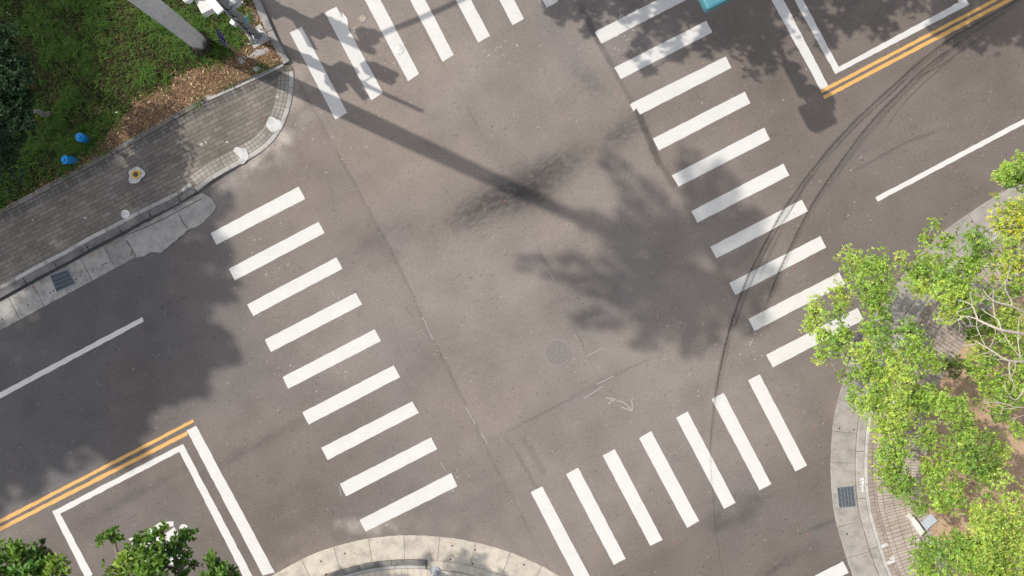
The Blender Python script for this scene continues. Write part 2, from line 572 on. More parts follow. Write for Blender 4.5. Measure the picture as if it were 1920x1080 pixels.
# darker surface on the right and left arms and the bottom arm
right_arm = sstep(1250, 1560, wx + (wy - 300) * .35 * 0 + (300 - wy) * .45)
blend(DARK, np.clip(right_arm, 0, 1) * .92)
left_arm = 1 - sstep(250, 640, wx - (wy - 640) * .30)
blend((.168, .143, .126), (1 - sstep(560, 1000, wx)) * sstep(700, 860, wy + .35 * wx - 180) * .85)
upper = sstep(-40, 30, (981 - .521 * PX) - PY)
blend(NEW_SHADED, left_arm * .9 * upper)  # newer asphalt on the upper left arm, with tree shade painted into its tone
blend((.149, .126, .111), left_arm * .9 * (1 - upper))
bot = sstep(880, 1060, wy - (wx - 1280) * -.50 - 0) * sstep(900, 1100, wx)
blend((.139, .117, .103), bot * .92)
# large blotches
b1 = vnoise(XX, YY, .45, 21, 4); b2 = vnoise(XX, YY, 1.7, 33, 4)
col *= (1 + .34 * (b1 - .5) + .24 * (b2 - .5))[..., None]
# warm/cool drift
wc = vnoise(XX, YY, .3, 77, 3) - .5
col *= 1 + wc[..., None] * np.array([.10, .02, -.08])
# long wheel-polished streaks along the wide road
al = XX * U[0] + YY * U[1]; ac = XX * Vd[0] + YY * Vd[1]
stk = vnoise(al, ac * 9, .28, 41, 3) - .5
col *= (1 + .10 * stk)[..., None]


def line_dark(P, width, amt, noise=.6, seed=3):
    global col
    jx = PX + 5 * (vnoise(XX, YY, 3, seed, 2) - .5); jy = PY + 5 * (vnoise(XX, YY, 3, seed + 5, 2) - .5)
    d, s, t = seg_dist(jx, jy, P)
    m = (1 - sstep(width * .4, width, d)) * (1 - noise + noise * sstep(.35, .6, vnoise(XX, YY, 1.3, seed + 2, 3)))
    col *= (1 - amt * m)[..., None]


line_dark(SL, 3.2, .19, .6, 3)
line_dark(SM, 3, .16, .7, 13)
line_dark(SR[1:5], 8, .42, .5, 23)
line_dark([(1195, 210), (1235, 305), (1262, 345)], 9, .25, .4, 24)
line_dark(SH, 3, .18, .7, 31)
line_dark([(945, 818), (968, 850), (1008, 915)], 3.5, .22, .5, 37)
line_dark([(985, 828), (1005, 858), (1018, 885)], 9, .14, .7, 39)
line_dark([(660, 435), (740, 480), (700, 500)], 16, .12, .6, 43)


def stain(cx, cy, rx, ry, ang, amt, lo=.45, hi=.62, ns=5.0, seed=51, tint=(.9, .95, 1.0), streak=True):
    global col
    a = math.radians(ang)
    dx, dy = PX - cx, PY - cy
    u = (dx * math.cos(a) - dy * math.sin(a)) / rx; v = (dx * math.sin(a) + dy * math.cos(a)) / ry
    e = np.exp(-(u * u + v * v) * 1.3)
    if streak:
        n = vnoise(al * 7, ac * 14, 1.0, seed, 1) * .6 + vnoise(al, ac, 1.6, seed + 3, 3) * .4
        m = sstep(.50 - .16 * e, .66 - .10 * e, n) * np.clip(e * 1.3, 0, 1) * amt
        m = np.clip(m * .42 + e * amt * .80, 0, 1)
    else:
        n = vnoise(al, ac * 1.6, ns, seed, 4)
        m = np.clip(e * 1.5, 0, 1) * sstep(lo - .1, hi + .1, n + .25 * (e - .5)) * amt
        m = np.clip(m + e * amt * .3, 0, 1)
    col *= 1 - m[..., None] * np.array([1.0, .97, .93])


stain(965, 358, 175, 44, 28, .46, seed=51)
stain(1000, 362, 62, 32, 28, .40, seed=52)
stain(1060, 300, 70, 26, 28, .30, seed=59)
stain(900, 385, 90, 30, 28, .25, seed=60)
stain(1170, 245, 60, 30, 40, .35, .56, .66, 9, 53)
stain(1105, 150, 30, 50, 40, .25, .58, .68, 9, 54)
stain(1405, 950, 90, 28, 34, .26, .4, .65, 2.0, 55, streak=False)
stain(1345, 960, 40, 30, 34, .22, .4, .65, 2.0, 58, streak=False)
stain(1460, 1060, 70, 14, 30, .25, .4, .6, 2.5, 56)
stain(1540, 985, 40, 8, 20, .25, .4, .6, 2.5, 57)
stain(720, 440, 110, 34, 28, .16, .45, .6, 3, 61)
stain(480, 835, 160, 12, 28, .18, .4, .6, 4, 62)
stain(250, 930, 160, 10, 28, .16, .4, .6, 4, 64)
stain(870, 640, 180, 60, 28, .10, .5, .66, 6, 65)
stain(1090, 560, 120, 50, 28, .10, .5, .66, 8, 66)
# blue-grey tint round the left wheel zone and dust near kerbs


def dust(P, width, amt, seed, c=(.36, .31, .26)):
    d, s, t = seg_dist(PX, PY, P)
    m = (1 - sstep(0, width, d)) * sstep(.32, .65, vnoise(XX, YY, 2.2, seed, 4)) * amt
    blend(np.asarray(c), m)


dust(K4[1:15], 60, .30, 71, (.30, .25, .20))
dust(K1[7:18], 70, .55, 72, (.36, .32, .28))
dust(K3[1:12], 26, .25, 73, (.27, .22, .18))
dust([(470, 330), (500, 290), (530, 260)], 30, .6, 74, (.52, .47, .41))
dust([(395, 345), (440, 330), (400, 400)], 45, .35, 75, (.25, .23, .215))
dust([(640, 985), (740, 992)], 22, .5, 78, (.45, .40, .34))
dust([(520, 235), (555, 130)], 30, .35, 79, (.42, .36, .30))
# specks of aggregate, chips of paint, pits
nv = XX.size
flat = col.reshape(-1, 3)
inside = ((np.abs(PX - 960) < 1000) & (np.abs(PY - 540) < 580)).ravel()
idx = np.flatnonzero(inside)
pk = rng.choice(idx, 2000); flat[pk] *= rng.uniform(.45, .8, (2000, 1))
pk = rng.choice(idx, 900); flat[pk] = flat[pk] * .85 + rng.uniform(.03, .16, (900, 1)) * np.array([1, .97, .92])
# extra specks near the bars
for (cx, cy, r, n) in [(940, 90, 40, 14), (1170, 70, 40, 26), (1150, 40, 50, 20), (480, 470, 90, 20), (600, 250, 120, 26), (860, 900, 25, 8), (700, 90, 60, 26), (1400, 640, 40, 20), (1500, 250, 200, 20),
                       (1340, 700, 60, 12), (1300, 560, 90, 16), (590, 700, 60, 16)]:
    m = np.flatnonzero((np.hypot(PX - cx, PY - cy) < r).ravel()); pk = rng.choice(m, n); flat[pk] = flat[pk] * .5 + rng.uniform(.12, .35, (n, 1)) * np.array([1, .98, .94])
for c_, n in (((.34, .10, .07), 12), ((.38, .2, .09), 8)):
    pk = rng.choice(idx, n); flat[pk] = c_
col = np.clip(flat, .02, .8)
ZZ = np.zeros(XX.shape)
Vr = np.column_stack([XX.ravel(), YY.ravel(), ZZ.ravel()])
ny, nx = XX.shape
ii = (np.arange(ny - 1)[:, None] * nx + np.arange(nx - 1)[None]).ravel()
Fr = np.column_stack([ii, ii + 1, ii + nx + 1, ii + nx])
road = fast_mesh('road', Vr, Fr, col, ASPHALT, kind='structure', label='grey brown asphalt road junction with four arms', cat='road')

mb = MB(); mb.poly([(-600, -600), (600, -600), (600, 600), (-600, 600)], -.06)
mb.build('ground', FAR, kind='structure', label='open ground around the junction', cat='ground')

# ------------------------------------------------------------------ road markings (parts of the road)
ZM = .004


def jag(P, amp, step=.14, seed=0):
    """closed outline resampled with slightly ragged edges; P in metres"""
    r = np.random.default_rng(seed)
    out = []
    P = np.asarray(P, float)
    for a, b in zip(P, np.roll(P, -1, axis=0)):
        L = np.linalg.norm(b - a); n = max(1, int(L / step)); d = (b - a) / max(L, 1e-6); nn = np.array([-d[1], d[0]])
        for i in range(n):
            w = 0 if i == 0 else (r.random() - .5) * 2 * amp * (1.6 if L < .6 else 1)
            out.append(a + (b - a) * i / n + nn * w + (r.random(2) - .5) * (amp * 1.2 if i == 0 else 0))
    return np.array(out)


def mark(name, polys, mat, parent, z=ZM, amp=.008, seed=1, th=.003, label=None):
    mb = MB()
    for i, p in enumerate(polys):
        mb.prism(jag([G(*q) for q in p], amp, seed=seed * 31 + i), z - th, z)
    return mb.build(name, mat, parent, label=label)


BARS = {
    'A': [[(395, 437), (560, 350), (572, 373), (406, 459)], [(429, 504), (597, 416), (608.5, 437), (440, 526)], [(463.3, 571), (630.7, 482.5), (642, 504), (475, 592.5)],
          [(496.7, 637), (667, 549), (679, 571), (508.3, 660)], [(530, 707), (702.3, 617.5), (714, 639.5), (540.5, 729)], [(567, 773), (738, 685), (750, 707.3), (579, 796)],
          [(602.3, 839.5), (773, 752.5), (785.5, 774), (614.3, 862.7)], [(637.5, 907), (808.5, 820), (820, 842), (649, 930.5)], [(674.3, 975), (846, 886.7), (857.3, 912), (685.7, 996.7)]],
    'B': [[(1115, 60), (1288, -29), (1300, -7), (1127.7, 81.7)], [(1151.7, 126.7), (1324.3, 39), (1335.7, 60.7), (1164, 148.3)], [(1186.7, 192.3), (1361, 105.7), (1371.7, 127.3), (1200, 215)],
          [(1224, 260), (1396.7, 171.7), (1407.3, 193.3), (1235.7, 282.3)], [(1259.3, 329), (1433.3, 239), (1444, 261.7), (1272.3, 350)], [(1296, 396), (1469, 306.7), (1480, 329), (1307.5, 417.5)],
          [(1331.7, 462.7), (1503.3, 374.3), (1514.3, 396), (1343.3, 484.3)], [(1367.3, 530.7), (1538.3, 442.3), (1549, 464), (1379.3, 552.7)], [(1403.3, 597.7), (1573.3, 510.7), (1585, 532.3), (1414.3, 620.7)],
          [(1436.7, 665), (1608, 577), (1619, 600), (1449, 689)]],
    'C': [[(543.3, 61), (565.7, 50), (651, 211.7), (629, 224)], [(609.3, 24), (631, 12.7), (718.3, 174), (696, 188.3)], [(676, -15), (699, -28), (785.7, 138.3), (765, 152.3)],
          [(744, -48), (766, -60), (851, 103), (830, 116)], [(811, -83), (833, -95), (919, 67.7), (896.7, 80)], [(876, -117), (898, -129), (982.3, 35.7), (961, 47.3)],
          [(941, -150), (963, -162), (1046.7, 2.7), (1025, 14.3)], [(1006, -183), (1028, -195), (1112, -30), (1090, -18)]],
    'D': [[(995, 922.7), (1016.7, 912.3), (1106, 1081), (1083, 1093)], [(1061.7, 889.3), (1084, 876.7), (1173.3, 1047.7), (1151, 1059.3)], [(1130, 854), (1152.3, 841.7), (1242.3, 1012.3), (1219.3, 1023.3)],
          [(1198.3, 821.7), (1221, 808.3), (1310.7, 976.7), (1288.3, 990)], [(1267.7, 783.3), (1289.3, 771.7), (1379, 942.3), (1357.7, 954.3)], [(1334.3, 748.3), (1356.7, 736.7), (1446, 907.3), (1424.3, 919)],
          [(1402.5, 713), (1424.5, 702), (1513.3, 872.7), (1491, 884)]],
}
zlab = {'A': 'zebra crossing of nine white bars over the left road arm', 'B': 'zebra crossing of ten white bars over the right road arm',
        'C': 'zebra crossing of white bars cut by the top edge beside the grass verge', 'D': 'zebra crossing of seven white bars over the bottom road arm'}
for key, bars in BARS.items():
    c = np.mean([G(*q) for b in bars for q in b], axis=0)
    e = empty('zebra_crossing', (c[0], c[1], 0), zlab[key], parent=road)
    e.matrix_parent_inverse = Matrix()
    for i, b in enumerate(bars):
        b2 = [b[0], b[1], b[2], b[3]]
        mark('zebra_bar', [b2], WHITE, e, seed=ord(key) * 10 + i, amp=.0055)
# bulge on the second top bar and paint scraps
mark('paint_scrap', [[(640, 22), (651, 34), (654, 58), (648, 60)]], WHITE, road, z=ZM + .003, seed=91)
mark('paint_scrap', [[(1181, 197), (1186, 192), (1193, 203), (1188, 209)]], WHITE_WORN, road, z=ZM + .003, seed=92)


def rect_line(p, q, w):
    p, q = np.array(p, float), np.array(q, float); d = (q - p) / np.linalg.norm(q - p); n = np.array([-d[1], d[0]]) * w / 2
    return [tuple(p + n), tuple(q + n), tuple(q - n), tuple(p - n)]


mark('stop_line', [[(1430, -30), (1453.5, -30), (1554, 163), (1540, 171)]], WHITE, road, seed=101)
mark('stop_line', [[(350, 807), (367.5, 797.7), (515, 1073), (493, 1079)]], WHITE, road, seed=102)
mark('stop_line', [rect_line((1586, 1063), (1300, 1213), 24)], WHITE, road, seed=103)
mark('stop_line', [rect_line((800, -330), (505, -172), 24)], WHITE, road, seed=104)
mark('lane_line', [[(1641, 370), (1920, 222.5), (2100, 128), (2104, 137), (1920, 233), (1646, 378)]], WHITE, road, seed=105)
mark('lane_line', [[(267, 594), (0, 736), (-140, 811), (-135, 821), (0, 747.5), (106, 690.5), (269.5, 603)]], WHITE_WORN, road, seed=106)
# double yellow centre lines: thin pairs
mark('yellow_line', [[(1538.3, 168.5), (1860, 0), (2300, -231), (2304, -223), (1872.5, 0), (1541, 174.5)]], YELLOW, road, z=ZM + .003, seed=107)
mark('yellow_line', [[(1543, 180), (1884, 0), (2310, -224), (2314, -216), (1899, 0), (1546, 186)]], YELLOW, road, z=ZM + .003, seed=108)
mark('yellow_line', [[(362, 786), (0, 974), (-300, 1130), (-296, 1138), (0, 982), (364, 791.5)]], YELLOW, road, z=ZM + .003, seed=109)
mark('yellow_line', [[(352, 807.5), (0, 988), (-300, 1142), (-296, 1150), (0, 996), (351.5, 816)]], YELLOW, road, z=ZM - .001, seed=110)
# motorcycle waiting boxes
mark('waiting_box', [[(1473, -30), (1490, -30), (1572.5, 125.7), (1798, 4), (1760, -68), (1771, -75), (1817, 8.5), (1566.5, 139)]], WHITE, road, seed=111)
mark('waiting_box', [[(98, 959), (343, 832), (484, 1100), (470, 1108), (336.5, 847), (113, 963), (186, 1100), (172, 1108)]], WHITE, road, seed=112)


def ell(cx, cy, rx, ry, a, n=20):
    a = math.radians(a)
    return [(cx + rx * math.cos(t) * math.cos(a) - ry * math.sin(t) * math.sin(a), cy + rx * math.cos(t) * math.sin(a) + ry * math.sin(t) * math.cos(a)) for t in np.linspace(0, 2 * math.pi, n, endpoint=False)]


arch = [(274, 998), (281, 991), (290, 986), (297, 981), (303, 978), (325.5, 977.5), (325.5, 987), (311, 987), (303, 991), (296, 997), (288, 1003), (279, 1003)]
torso = [(308, 1002), (327, 988), (337, 1006), (326, 1012), (316, 1018), (308, 1012), (300, 1006)]
wheel_o = ell(262, 1035, 23, 21, 0, 28); wheel_i = ell(262, 1035, 13, 12, 0, 28)
mark('motorcycle_symbol', [arch, torso, ell(345, 993, 9, 10.5, -20), [(240, 1011), (252, 1006), (265, 1004), (265, 1009), (250, 1016)],
                           [(266, 1016), (300, 1006), (322, 1018), (318, 1026), (296, 1016), (270, 1024)], wheel_o[:14] + wheel_i[:14][::-1], wheel_o[14:] + wheel_i[14:][::-1],
                           ell(324, 1042, 18, 17, 0, 24)], WHITE, road, seed=113, amp=.003)


def chalk(name, strokes, w, parent, z, mat=CHALK, label=None, col=(1, 1, 1)):
    mb = MB(); mb.col = col
    for s in strokes:
        P = np.array([G(*q) for q in s])
        if len(P) > 2: P = chaikin(P, 1)
        Nn = normals2(P)
        r = np.array([.5 + .5 * abs(math.sin(i * 2.1 + len(s))) for i in range(len(P))])[:, None] * .4 + .6
        A, B = P + Nn * w / 2 * r, P - Nn * w / 2 * r
        n = len(P)
        V = np.concatenate([np.column_stack([A, np.full(n, z)]), np.column_stack([B, np.full(n, z)])])
        mb.add(V, [(n + i, n + i + 1, i + 1, i) for i in range(n - 1)])
    return mb.build(name, mat, parent, label=label)


def c5(x, y): return (1100 + x / 10.8, 690 + y / 10.8)


chalk('chalk_arrow', [[c5(600, 665), c5(690, 670), c5(770, 705), c5(850, 780), c5(925, 870)], [c5(700, 790), c5(800, 825), c5(925, 872)], [c5(900, 645), c5(922, 720), c5(925, 800), c5(927, 872)]], .026, road, ZM)
chalk('chalk_letter', [[c5(395, 605), c5(590, 632)], [c5(430, 722), c5(510, 680), c5(590, 632)], [c5(492, 620), c5(502, 690)]], .030, road, ZM)
chalk('survey_line', [[c5(205, 330), c5(380, 240), c5(545, 160)], [c5(-60, 610), c5(160, 480), c5(330, 365)]], .022, road, ZM)
chalk('survey_line', [[(793, 595), (803, 618), (812, 636)], [(873, 763), (884, 782), (891, 795)], [(902, 812), (914, 832)]], .02, road, ZM)
chalk('survey_line', [[(1078, 628), (1083, 636)], [(1100, 668), (1130, 652)], [(1030, 510), (1038, 525)], [(826, 868), (838, 886)], [(636, 912), (640, 930)]], .014, road, ZM)

# tyre marks (thin rubber on the surface)
def tyre(path, w, mat, z=.0085):
    P = resample(chaikin([G(*q) for q in path], 2), .08)
    L = np.r_[0, np.cumsum(np.linalg.norm(np.diff(P, axis=0), axis=1))] / 1.0
    Nn = normals2(P); n = len(P)
    mb = MB()
    ws = w * (1 + .25 * np.sin(np.arange(n) * .31) * np.sin(np.arange(n) * .13))[:, None]
    V = np.concatenate([np.column_stack([P + Nn * ws / 2, np.full(n, z)]), np.column_stack([P - Nn * ws / 2, np.full(n, z)])])
    mb.add(V, [(n + i, n + i + 1, i + 1, i) for i in range(n - 1)])
    uv = [(s / L[-1], 0) for s in L] + [(s / L[-1], 1) for s in L]
    return mb.build('tyre_mark', mat, road, uv=uv)


T_DARK = tyre_mat('tyre_rubber', (.055, .048, .046), .55, .46, .66)
T_MID = tyre_mat('tyre_rubber_faint', (.065, .057, .054), .36)
T_SOFT = tyre_mat('tyre_rubber_wide', (.08, .07, .066), .26, .46, .66)
TR1 = [(1990, -52), (1897, 7), (1780, 73), (1730, 110), (1687, 150), (1627, 203), (1580, 250), (1537, 300), (1493, 357), (1463, 403), (1437, 450), (1407, 507), (1390, 550), (1377, 587), (1360, 643), (1347, 707), (1335, 787)]
TR2 = [(1800, 80), (1740, 120), (1690, 170), (1640, 220), (1600, 270), (1567, 317), (1537, 360), (1507, 410), (1480, 467), (1460, 510), (1440, 560), (1427, 600)]
tyre(TR1, .075, T_DARK); tyre(TR2, .075, T_DARK)
tyre([(x + 2, y + 3) for x, y in TR1], .26, T_SOFT, .0075); tyre([(x + 2, y + 2) for x, y in TR2], .22, T_SOFT, .0075)
tyre([(1900, 15), (1800, 76), (1712, 160), (1640, 236), (1590, 300), (1550, 360)], .12, T_SOFT, .0072)
tyre([(1850, 60), (1760, 130), (1690, 195), (1655, 250)], .05, T_MID, .0094)
tyre([(1530, 320), (1496, 366), (1470, 420), (1446, 470), (1420, 530)], .10, T_SOFT, .0073)
tyre([(1372, 600), (1352, 680), (1340, 740), (1336, 800), (1330, 850)], .09, T_SOFT, .0074)
tyre([(1510, 345), (1493, 380), (1450, 440), (1420, 503), (1393, 567), (1375, 620)], .06, T_MID, .009)
tyre([(1700, 146), (1660, 186), (1600, 240), (1560, 285)], .05, T_MID, .0095)
tyre([(1335, 780), (1331, 853), (1337, 937), (1343, 1003), (1355, 1080), (1370, 1140)], .03, T_MID, .009)
tyre([(1800, 95), (1770, 120), (1740, 135), (1715, 150)], .07, T_MID, .009)
tyre([(1760, 245), (1700, 265), (1640, 300), (1600, 320)], .14, T_SOFT, .0075)

# ------------------------------------------------------------------ gutters, kerbs, pavements
k1 = gp(K1); k3 = gp(K3); k4 = gp(K4); k2 = gp(K2); gl = gp(GL)
K3c = np.concatenate([k3[:1], chaikin(k3[1:20], 2), k3[20:]])
K4c = np.concatenate([k4[:1], chaikin(k4[1:15], 2), k4[15:]])
K1c = np.concatenate([k1[:9], chaikin(k1[8:17], 2)[1:], k1[17:]])
i_drop = 8                                   # where the left kerb ends and the dropped corner begins
left_part = k1[:9]; corner_part = K1c[8:-4]; top_part = k1[17:]

# left gutter
lg = np.array([G(*p) for p in [far((0, 561.7), -U), (0, 561.7), (130, 491.5), (250, 427)]])
mb = MB(); ribbon(mb, lg, -.80, -.045, .014, joints=.80, gap=.014, tone=(.34, .325, .30), var=.16, step=.12, skirt=.05, wob=.012)
gut1 = mb.build('gutter', CONC_DIRTY, kind='structure', label='grey concrete gutter slabs along the left kerb', cat='gutter')
mb = MB()
pat = [(233, 443), (258, 426), (290, 409), (337, 383), (377, 361), (397, 371), (405, 386.5), (401, 396), (395, 404), (377, 421), (353, 432), (335, 447), (320, 460), (300, 474), (283, 473), (263, 482), (255, 484), (247, 470)]
mb.prism(jag([G(*p) for p in pat], .014, .07, 5), -.02, .018, (.36, .345, .32))
mb.build('cement_patch', CONC, gut1)
chalk('crack', [[(237, 450), (247, 466), (256, 482)], [(249, 467), (246, 480)], [(337, 403), (345, 420), (352, 428)], [(240, 440), (300, 415), (345, 390), (380, 372)]], .022, gut1, .0215, mat=attr_mat('crack_dirt', .95, .1, 20, .3, bump=0), col=(.07, .055, .045))

pav1 = MB()
edge = np.concatenate([k1[:9] + normals2(k1[:9]) * .10, K1c[9:-4]])
poly = np.concatenate([edge, [G(545, 122)], gl[::-1]])
bm = bmesh.new()
vs = [bm.verts.new((p[0], p[1], 0)) for p in poly]
bm.faces.new(vs)
for x in np.arange(-15, -6, .3): bmesh.ops.bisect_plane(bm, geom=bm.verts[:] + bm.edges[:] + bm.faces[:], plane_co=(x, 0, 0), plane_no=(1, 0, 0))
for y in np.arange(0, 7, .3): bmesh.ops.bisect_plane(bm, geom=bm.verts[:] + bm.edges[:] + bm.faces[:], plane_co=(0, y, 0), plane_no=(0, 1, 0))
bmesh.ops.triangulate(bm, faces=bm.faces[:])
for v in bm.verts: v.co.z = float(zcorner(v.co.x, v.co.y)) - .003
bm.normal_update()
if sum(f.normal.z for f in bm.faces) < 0: bmesh.ops.reverse_faces(bm, faces=bm.faces[:])
me = bpy.data.meshes.new('pavement'); bm.to_mesh(me); bm.free(); me.materials.append(BRICK_A)
pave1 = bpy.data.objects.new('pavement', me); COL.objects.link(pave1)
tag(pave1, 'grey brick pavement rounding the corner beside the grass verge', 'pavement', kind='structure')

mb = MB(); ribbon(mb, left_part, 0, .20, .135, joints=1.02, gap=.03, tone=(.21, .20, .19), var=.22, step=.15)
mb.build('kerb', CONC_DIRTY, pave1)
mb = MB(); ribbon(mb, left_part, .21, .33, .128, joints=1.02, gap=.02, tone=(.40, .385, .36), var=.18, step=.15)
mb.build('edging', CONC_DIRTY, pave1)
zc2 = lambda x, y: float(zcorner(x, y)) + .006
mb = MB(); ribbon(mb, corner_part, 0, .13, zc2, joints=.62, gap=.014, tone=(.42, .40, .37), var=.18, step=.12)
mb.build('kerb', CONC, pave1)
mb = MB(); uvs = []; ribbon(mb, corner_part[2:], .135, .47, lambda x, y: float(zcorner(x, y)) + .003, uvs=uvs, step=.1)
mb.build('sett_border', SETT, pave1, uv=uvs)
mb = MB(); ribbon(mb, top_part, 0, .21, lambda x, y: float(max(zcorner(x, y), .10)) + .03, joints=1.0, gap=.02, tone=(.36, .345, .32), var=.2, step=.15)
mb.build('kerb', CONC_DIRTY, pave1)
mb = MB(); ribbon(mb, gl, -.02, .13, lambda x, y: float(zcorner(x, y)) + .03, joints=1.0, gap=.015, tone=(.19, .175, .16), var=.15, step=.15)
mb.build('edging', CONC_DIRTY, pave1)
mb = MB(); ribbon(mb, gl[4:], -.025, .135, lambda x, y: float(zcorner(x, y)) + .036, joints=1.3, gap=.012, tone=(.46, .43, .39), var=.1, step=.15)
mb.build('edging', CONC, pave1)
mb = MB(); uvs = []; ribbon(mb, gl[1:], -.26, -.03, lambda x, y: float(zcorner(x, y)) + .003, uvs=uvs, step=.1)
mb.build('sett_border', SETT_DARK, pave1, uv=uvs)


def blob(px, py, r, seed, sx=1.0, n=26, rough=.22):
    rr = np.random.default_rng(seed); ph = rr.random(4) * 6.3
    out = []
    for t in np.linspace(0, 2 * math.pi, n, endpoint=False):
        q = r * (1 + rough * (.5 * math.sin(2 * t + ph[0]) + .4 * math.sin(3 * t + ph[1]) + .35 * math.sin(5 * t + ph[2]) + .2 * (rr.random() - .5)))
        out.append((px + q * sx * math.cos(t), py + q * math.sin(t)))
    return out


for (x, y, r, sd) in [(514, 234, 14, 3), (453, 291, 14.5, 4), (258, 329, 15, 6)]:
    P = np.array([G(*q) for q in blob(x, y, r, sd)]); c = P.mean(0); z0 = float(zcorner(*c))
    mb = MB(); mb.prism(P, z0 - .03, z0 + .010, (.56, .55, .53)); mb.build('cement_patch', CONC, pave1)
for (x, y, r, sd) in [(380, 272, 2.6, 13), (388, 268, 1.6, 14), (427, 267, 1.8, 15), (163, 409, 2, 16), (520, 182, 2.4, 17)]:
    P = np.array([G(*q) for q in blob(x, y, r, sd, 1.5)]); c = P.mean(0); z0 = float(zcorner(*c))
    mb = MB(); mb.prism(P, z0 - .01, z0 + .004, (.42, .41, .39)); mb.build('cement_splash', CONC, pave1)

# right corner
mb = MB(); ribbon(mb, K3c, 0, .715, .012, joints=.98, gap=.012, tone=(.375, .345, .31), var=.10, step=.12, wob=.012, skirt=.06)
gut3 = mb.build('gutter', CONC, kind='structure', label='pale concrete gutter slabs curving round the right corner', cat='gutter')
mb = MB(); ribbon(mb, K3c, .725, .955, .085, joints=1.6, gap=.016, tone=(.39, .36, .32), var=.08, step=.12)
pav3 = MB(); uvs = []
ribbon(pav3, K3c, 1.305, 2.62, .085, uvs=uvs, step=.12)
pave3 = pav3.build('pavement', PAVER, uv=uvs, kind='structure', label='tan brick pavement curving round the right corner under the trees', cat='pavement')
mb.build('kerb', CONC, pave3)
mb = MB(); ribbon(mb, K3c, .962, 1.06, .092, joints=1.4, gap=.01, tone=(.50, .475, .435), var=.08, step=.12); mb.build('edging', CONC, pave3)
mb = MB(); uvs = []; ribbon(mb, K3c, 1.065, 1.30, .087, uvs=uvs, step=.12); mb.build('brick_border', BORDER, pave3, uv=uvs)
for (x, y, a) in [(1654, 1022, 8), (1668, 1052, 8), (1671, 1045, 4)]:
    P = np.array([G(*q) for q in rect_line((x - a, y + 3), (x + a, y - 3), 6)]); mb = MB(); mb.prism(P, .08, .0905, (.6, .58, .55)); mb.build('pale_paver', CONC, pave3)

inner = resample(K3c[1:-1], .25); inner = inner + normals2(inner) * 2.60
soilp = np.concatenate([[G(3300, -300)], inner, [G(2300, 2400)], [G(3400, 2400)]])
mb = MB(); mb.prism(soilp, -.05, .10); mb.build('soil_bed', SOIL, kind='structure', label='tan bare soil bed under the trees', cat='soil')

# bottom corner
mb = MB(); ribbon(mb, K4c, 0, .70, .012, joints=1.02, gap=.012, tone=(.53, .475, .39), var=.09, step=.12, wob=.012, skirt=.06)
gut4 = mb.build('gutter', CONC, kind='structure', label='cream concrete gutter apron curving along the bottom corner', cat='gutter')
pav4 = MB(); uvs = []
ribbon(pav4, K4c, .97, 1.9, .05, uvs=uvs, step=.12)
pave4 = pav4.build('pavement', CREAM, uv=uvs, kind='structure', label='cream paving strip behind the bottom kerb', cat='pavement')
far4 = resample(K4c[1:-1], .3); far4 = far4 + normals2(far4) * 1.88
mb = MB(); mb.prism(np.concatenate([[G(1700, 2400)], far4, [G(-700, 2300)]]), -.05, .045); mb.build('footpath', FAR, kind='structure', label='ground behind the bottom pavement', cat='ground')
# the raised dark kerb only starts left of the dropped apron
kk = np.array([G(*p) for p in [(800, 1004.4), (750, 1003), (683, 1010), (640, 1021.5), (600, 1033), (560, 1051), (515, 1077), far((515, 1077), -U)]])
kk = np.concatenate([chaikin(kk[:7], 2), kk[7:]])
mb = MB(); ribbon(mb, kk, .71, .86, .06, joints=1.1, gap=.014, tone=(.25, .24, .22), var=.15, step=.12); mb.build('kerb', CONC_DIRTY, pave4)
mb = MB(); ribbon(mb, kk, .87, .96, .056, joints=1.0, gap=.012, tone=(.46, .44, .40), var=.1, step=.12); mb.build('edging', CONC, pave4)
kk2 = np.array([G(*p) for p in [far((1075, 1098), Vd), (1075, 1098), (1046, 1078), (1017, 1061.5), (993, 1050), (957, 1035), (923, 1025), (873, 1012), (807, 1004.5)]])
mb = MB(); ribbon(mb, kk2, .71, .96, .02, joints=1.1, gap=.01, tone=(.52, .47, .39), var=.05, step=.12); mb.build('edging', CONC, pave4)

# pinholes and slab dirt on the aprons
HOLE = Mat('hole_black', .9, .1).base((.015, .013, .012)).m
mb = MB()
for (x, y) in [(647, 1037.5), (602, 1052), (611.5, 1076.5), (848, 1023), (891, 1031), (844.5, 1049), (886, 1057), (982.5, 1059)]:
    g = G(x, y); mb.lathe([(.026, .010), (.026, .0135)], (*g, 0), 10)
mb.build('lifting_hole', HOLE, gut4)
mb = MB()
for (x, y) in [(1822, 415), (1793, 435), (1574, 803), (1601, 806), (1588, 1001)]:
    g = G(x, y); mb.lathe([(.024, .010), (.024, .0135)], (*g, 0), 10)
mb.build('lifting_hole', HOLE, gut3)
mb = MB()
for (x, y) in [(151, 517), (193, 497), (199, 494), (95, 549), (53, 572), (143, 524), (101, 545), (5, 599)]:
    g = G(x, y); mb.lathe([(.022, .012), (.022, .0155)], (*g, 0), 10)
mb.build('lifting_hole', HOLE, gut1)

# chalk-like survey writing on the right kerb
def c2(x, y): return (1590 + x / 18, 890 + y / 18)
chalk('paint_writing', [[c2(385, 100), c2(395, 150), c2(430, 150), c2(450, 110), c2(480, 100), c2(490, 145), c2(480, 160)], [c2(380, 150), c2(400, 170)],
                        [c2(500, 205), c2(450, 195), c2(445, 245), c2(390, 240)], [c2(500, 205), c2(500, 250), c2(395, 275), c2(500, 300), c2(495, 340)],
                        [c2(385, 355), c2(385, 395)], [c2(385, 375), c2(505, 370)], [c2(500, 350), c2(500, 395)], [c2(455, 375), c2(460, 480), c2(468, 555)], [c2(420, 515), c2(468, 558), c2(515, 520)]],
      .030, gut3, .089, mat=paint_mat('survey_paint', (.85, .85, .85), worn=.2, crack=False))

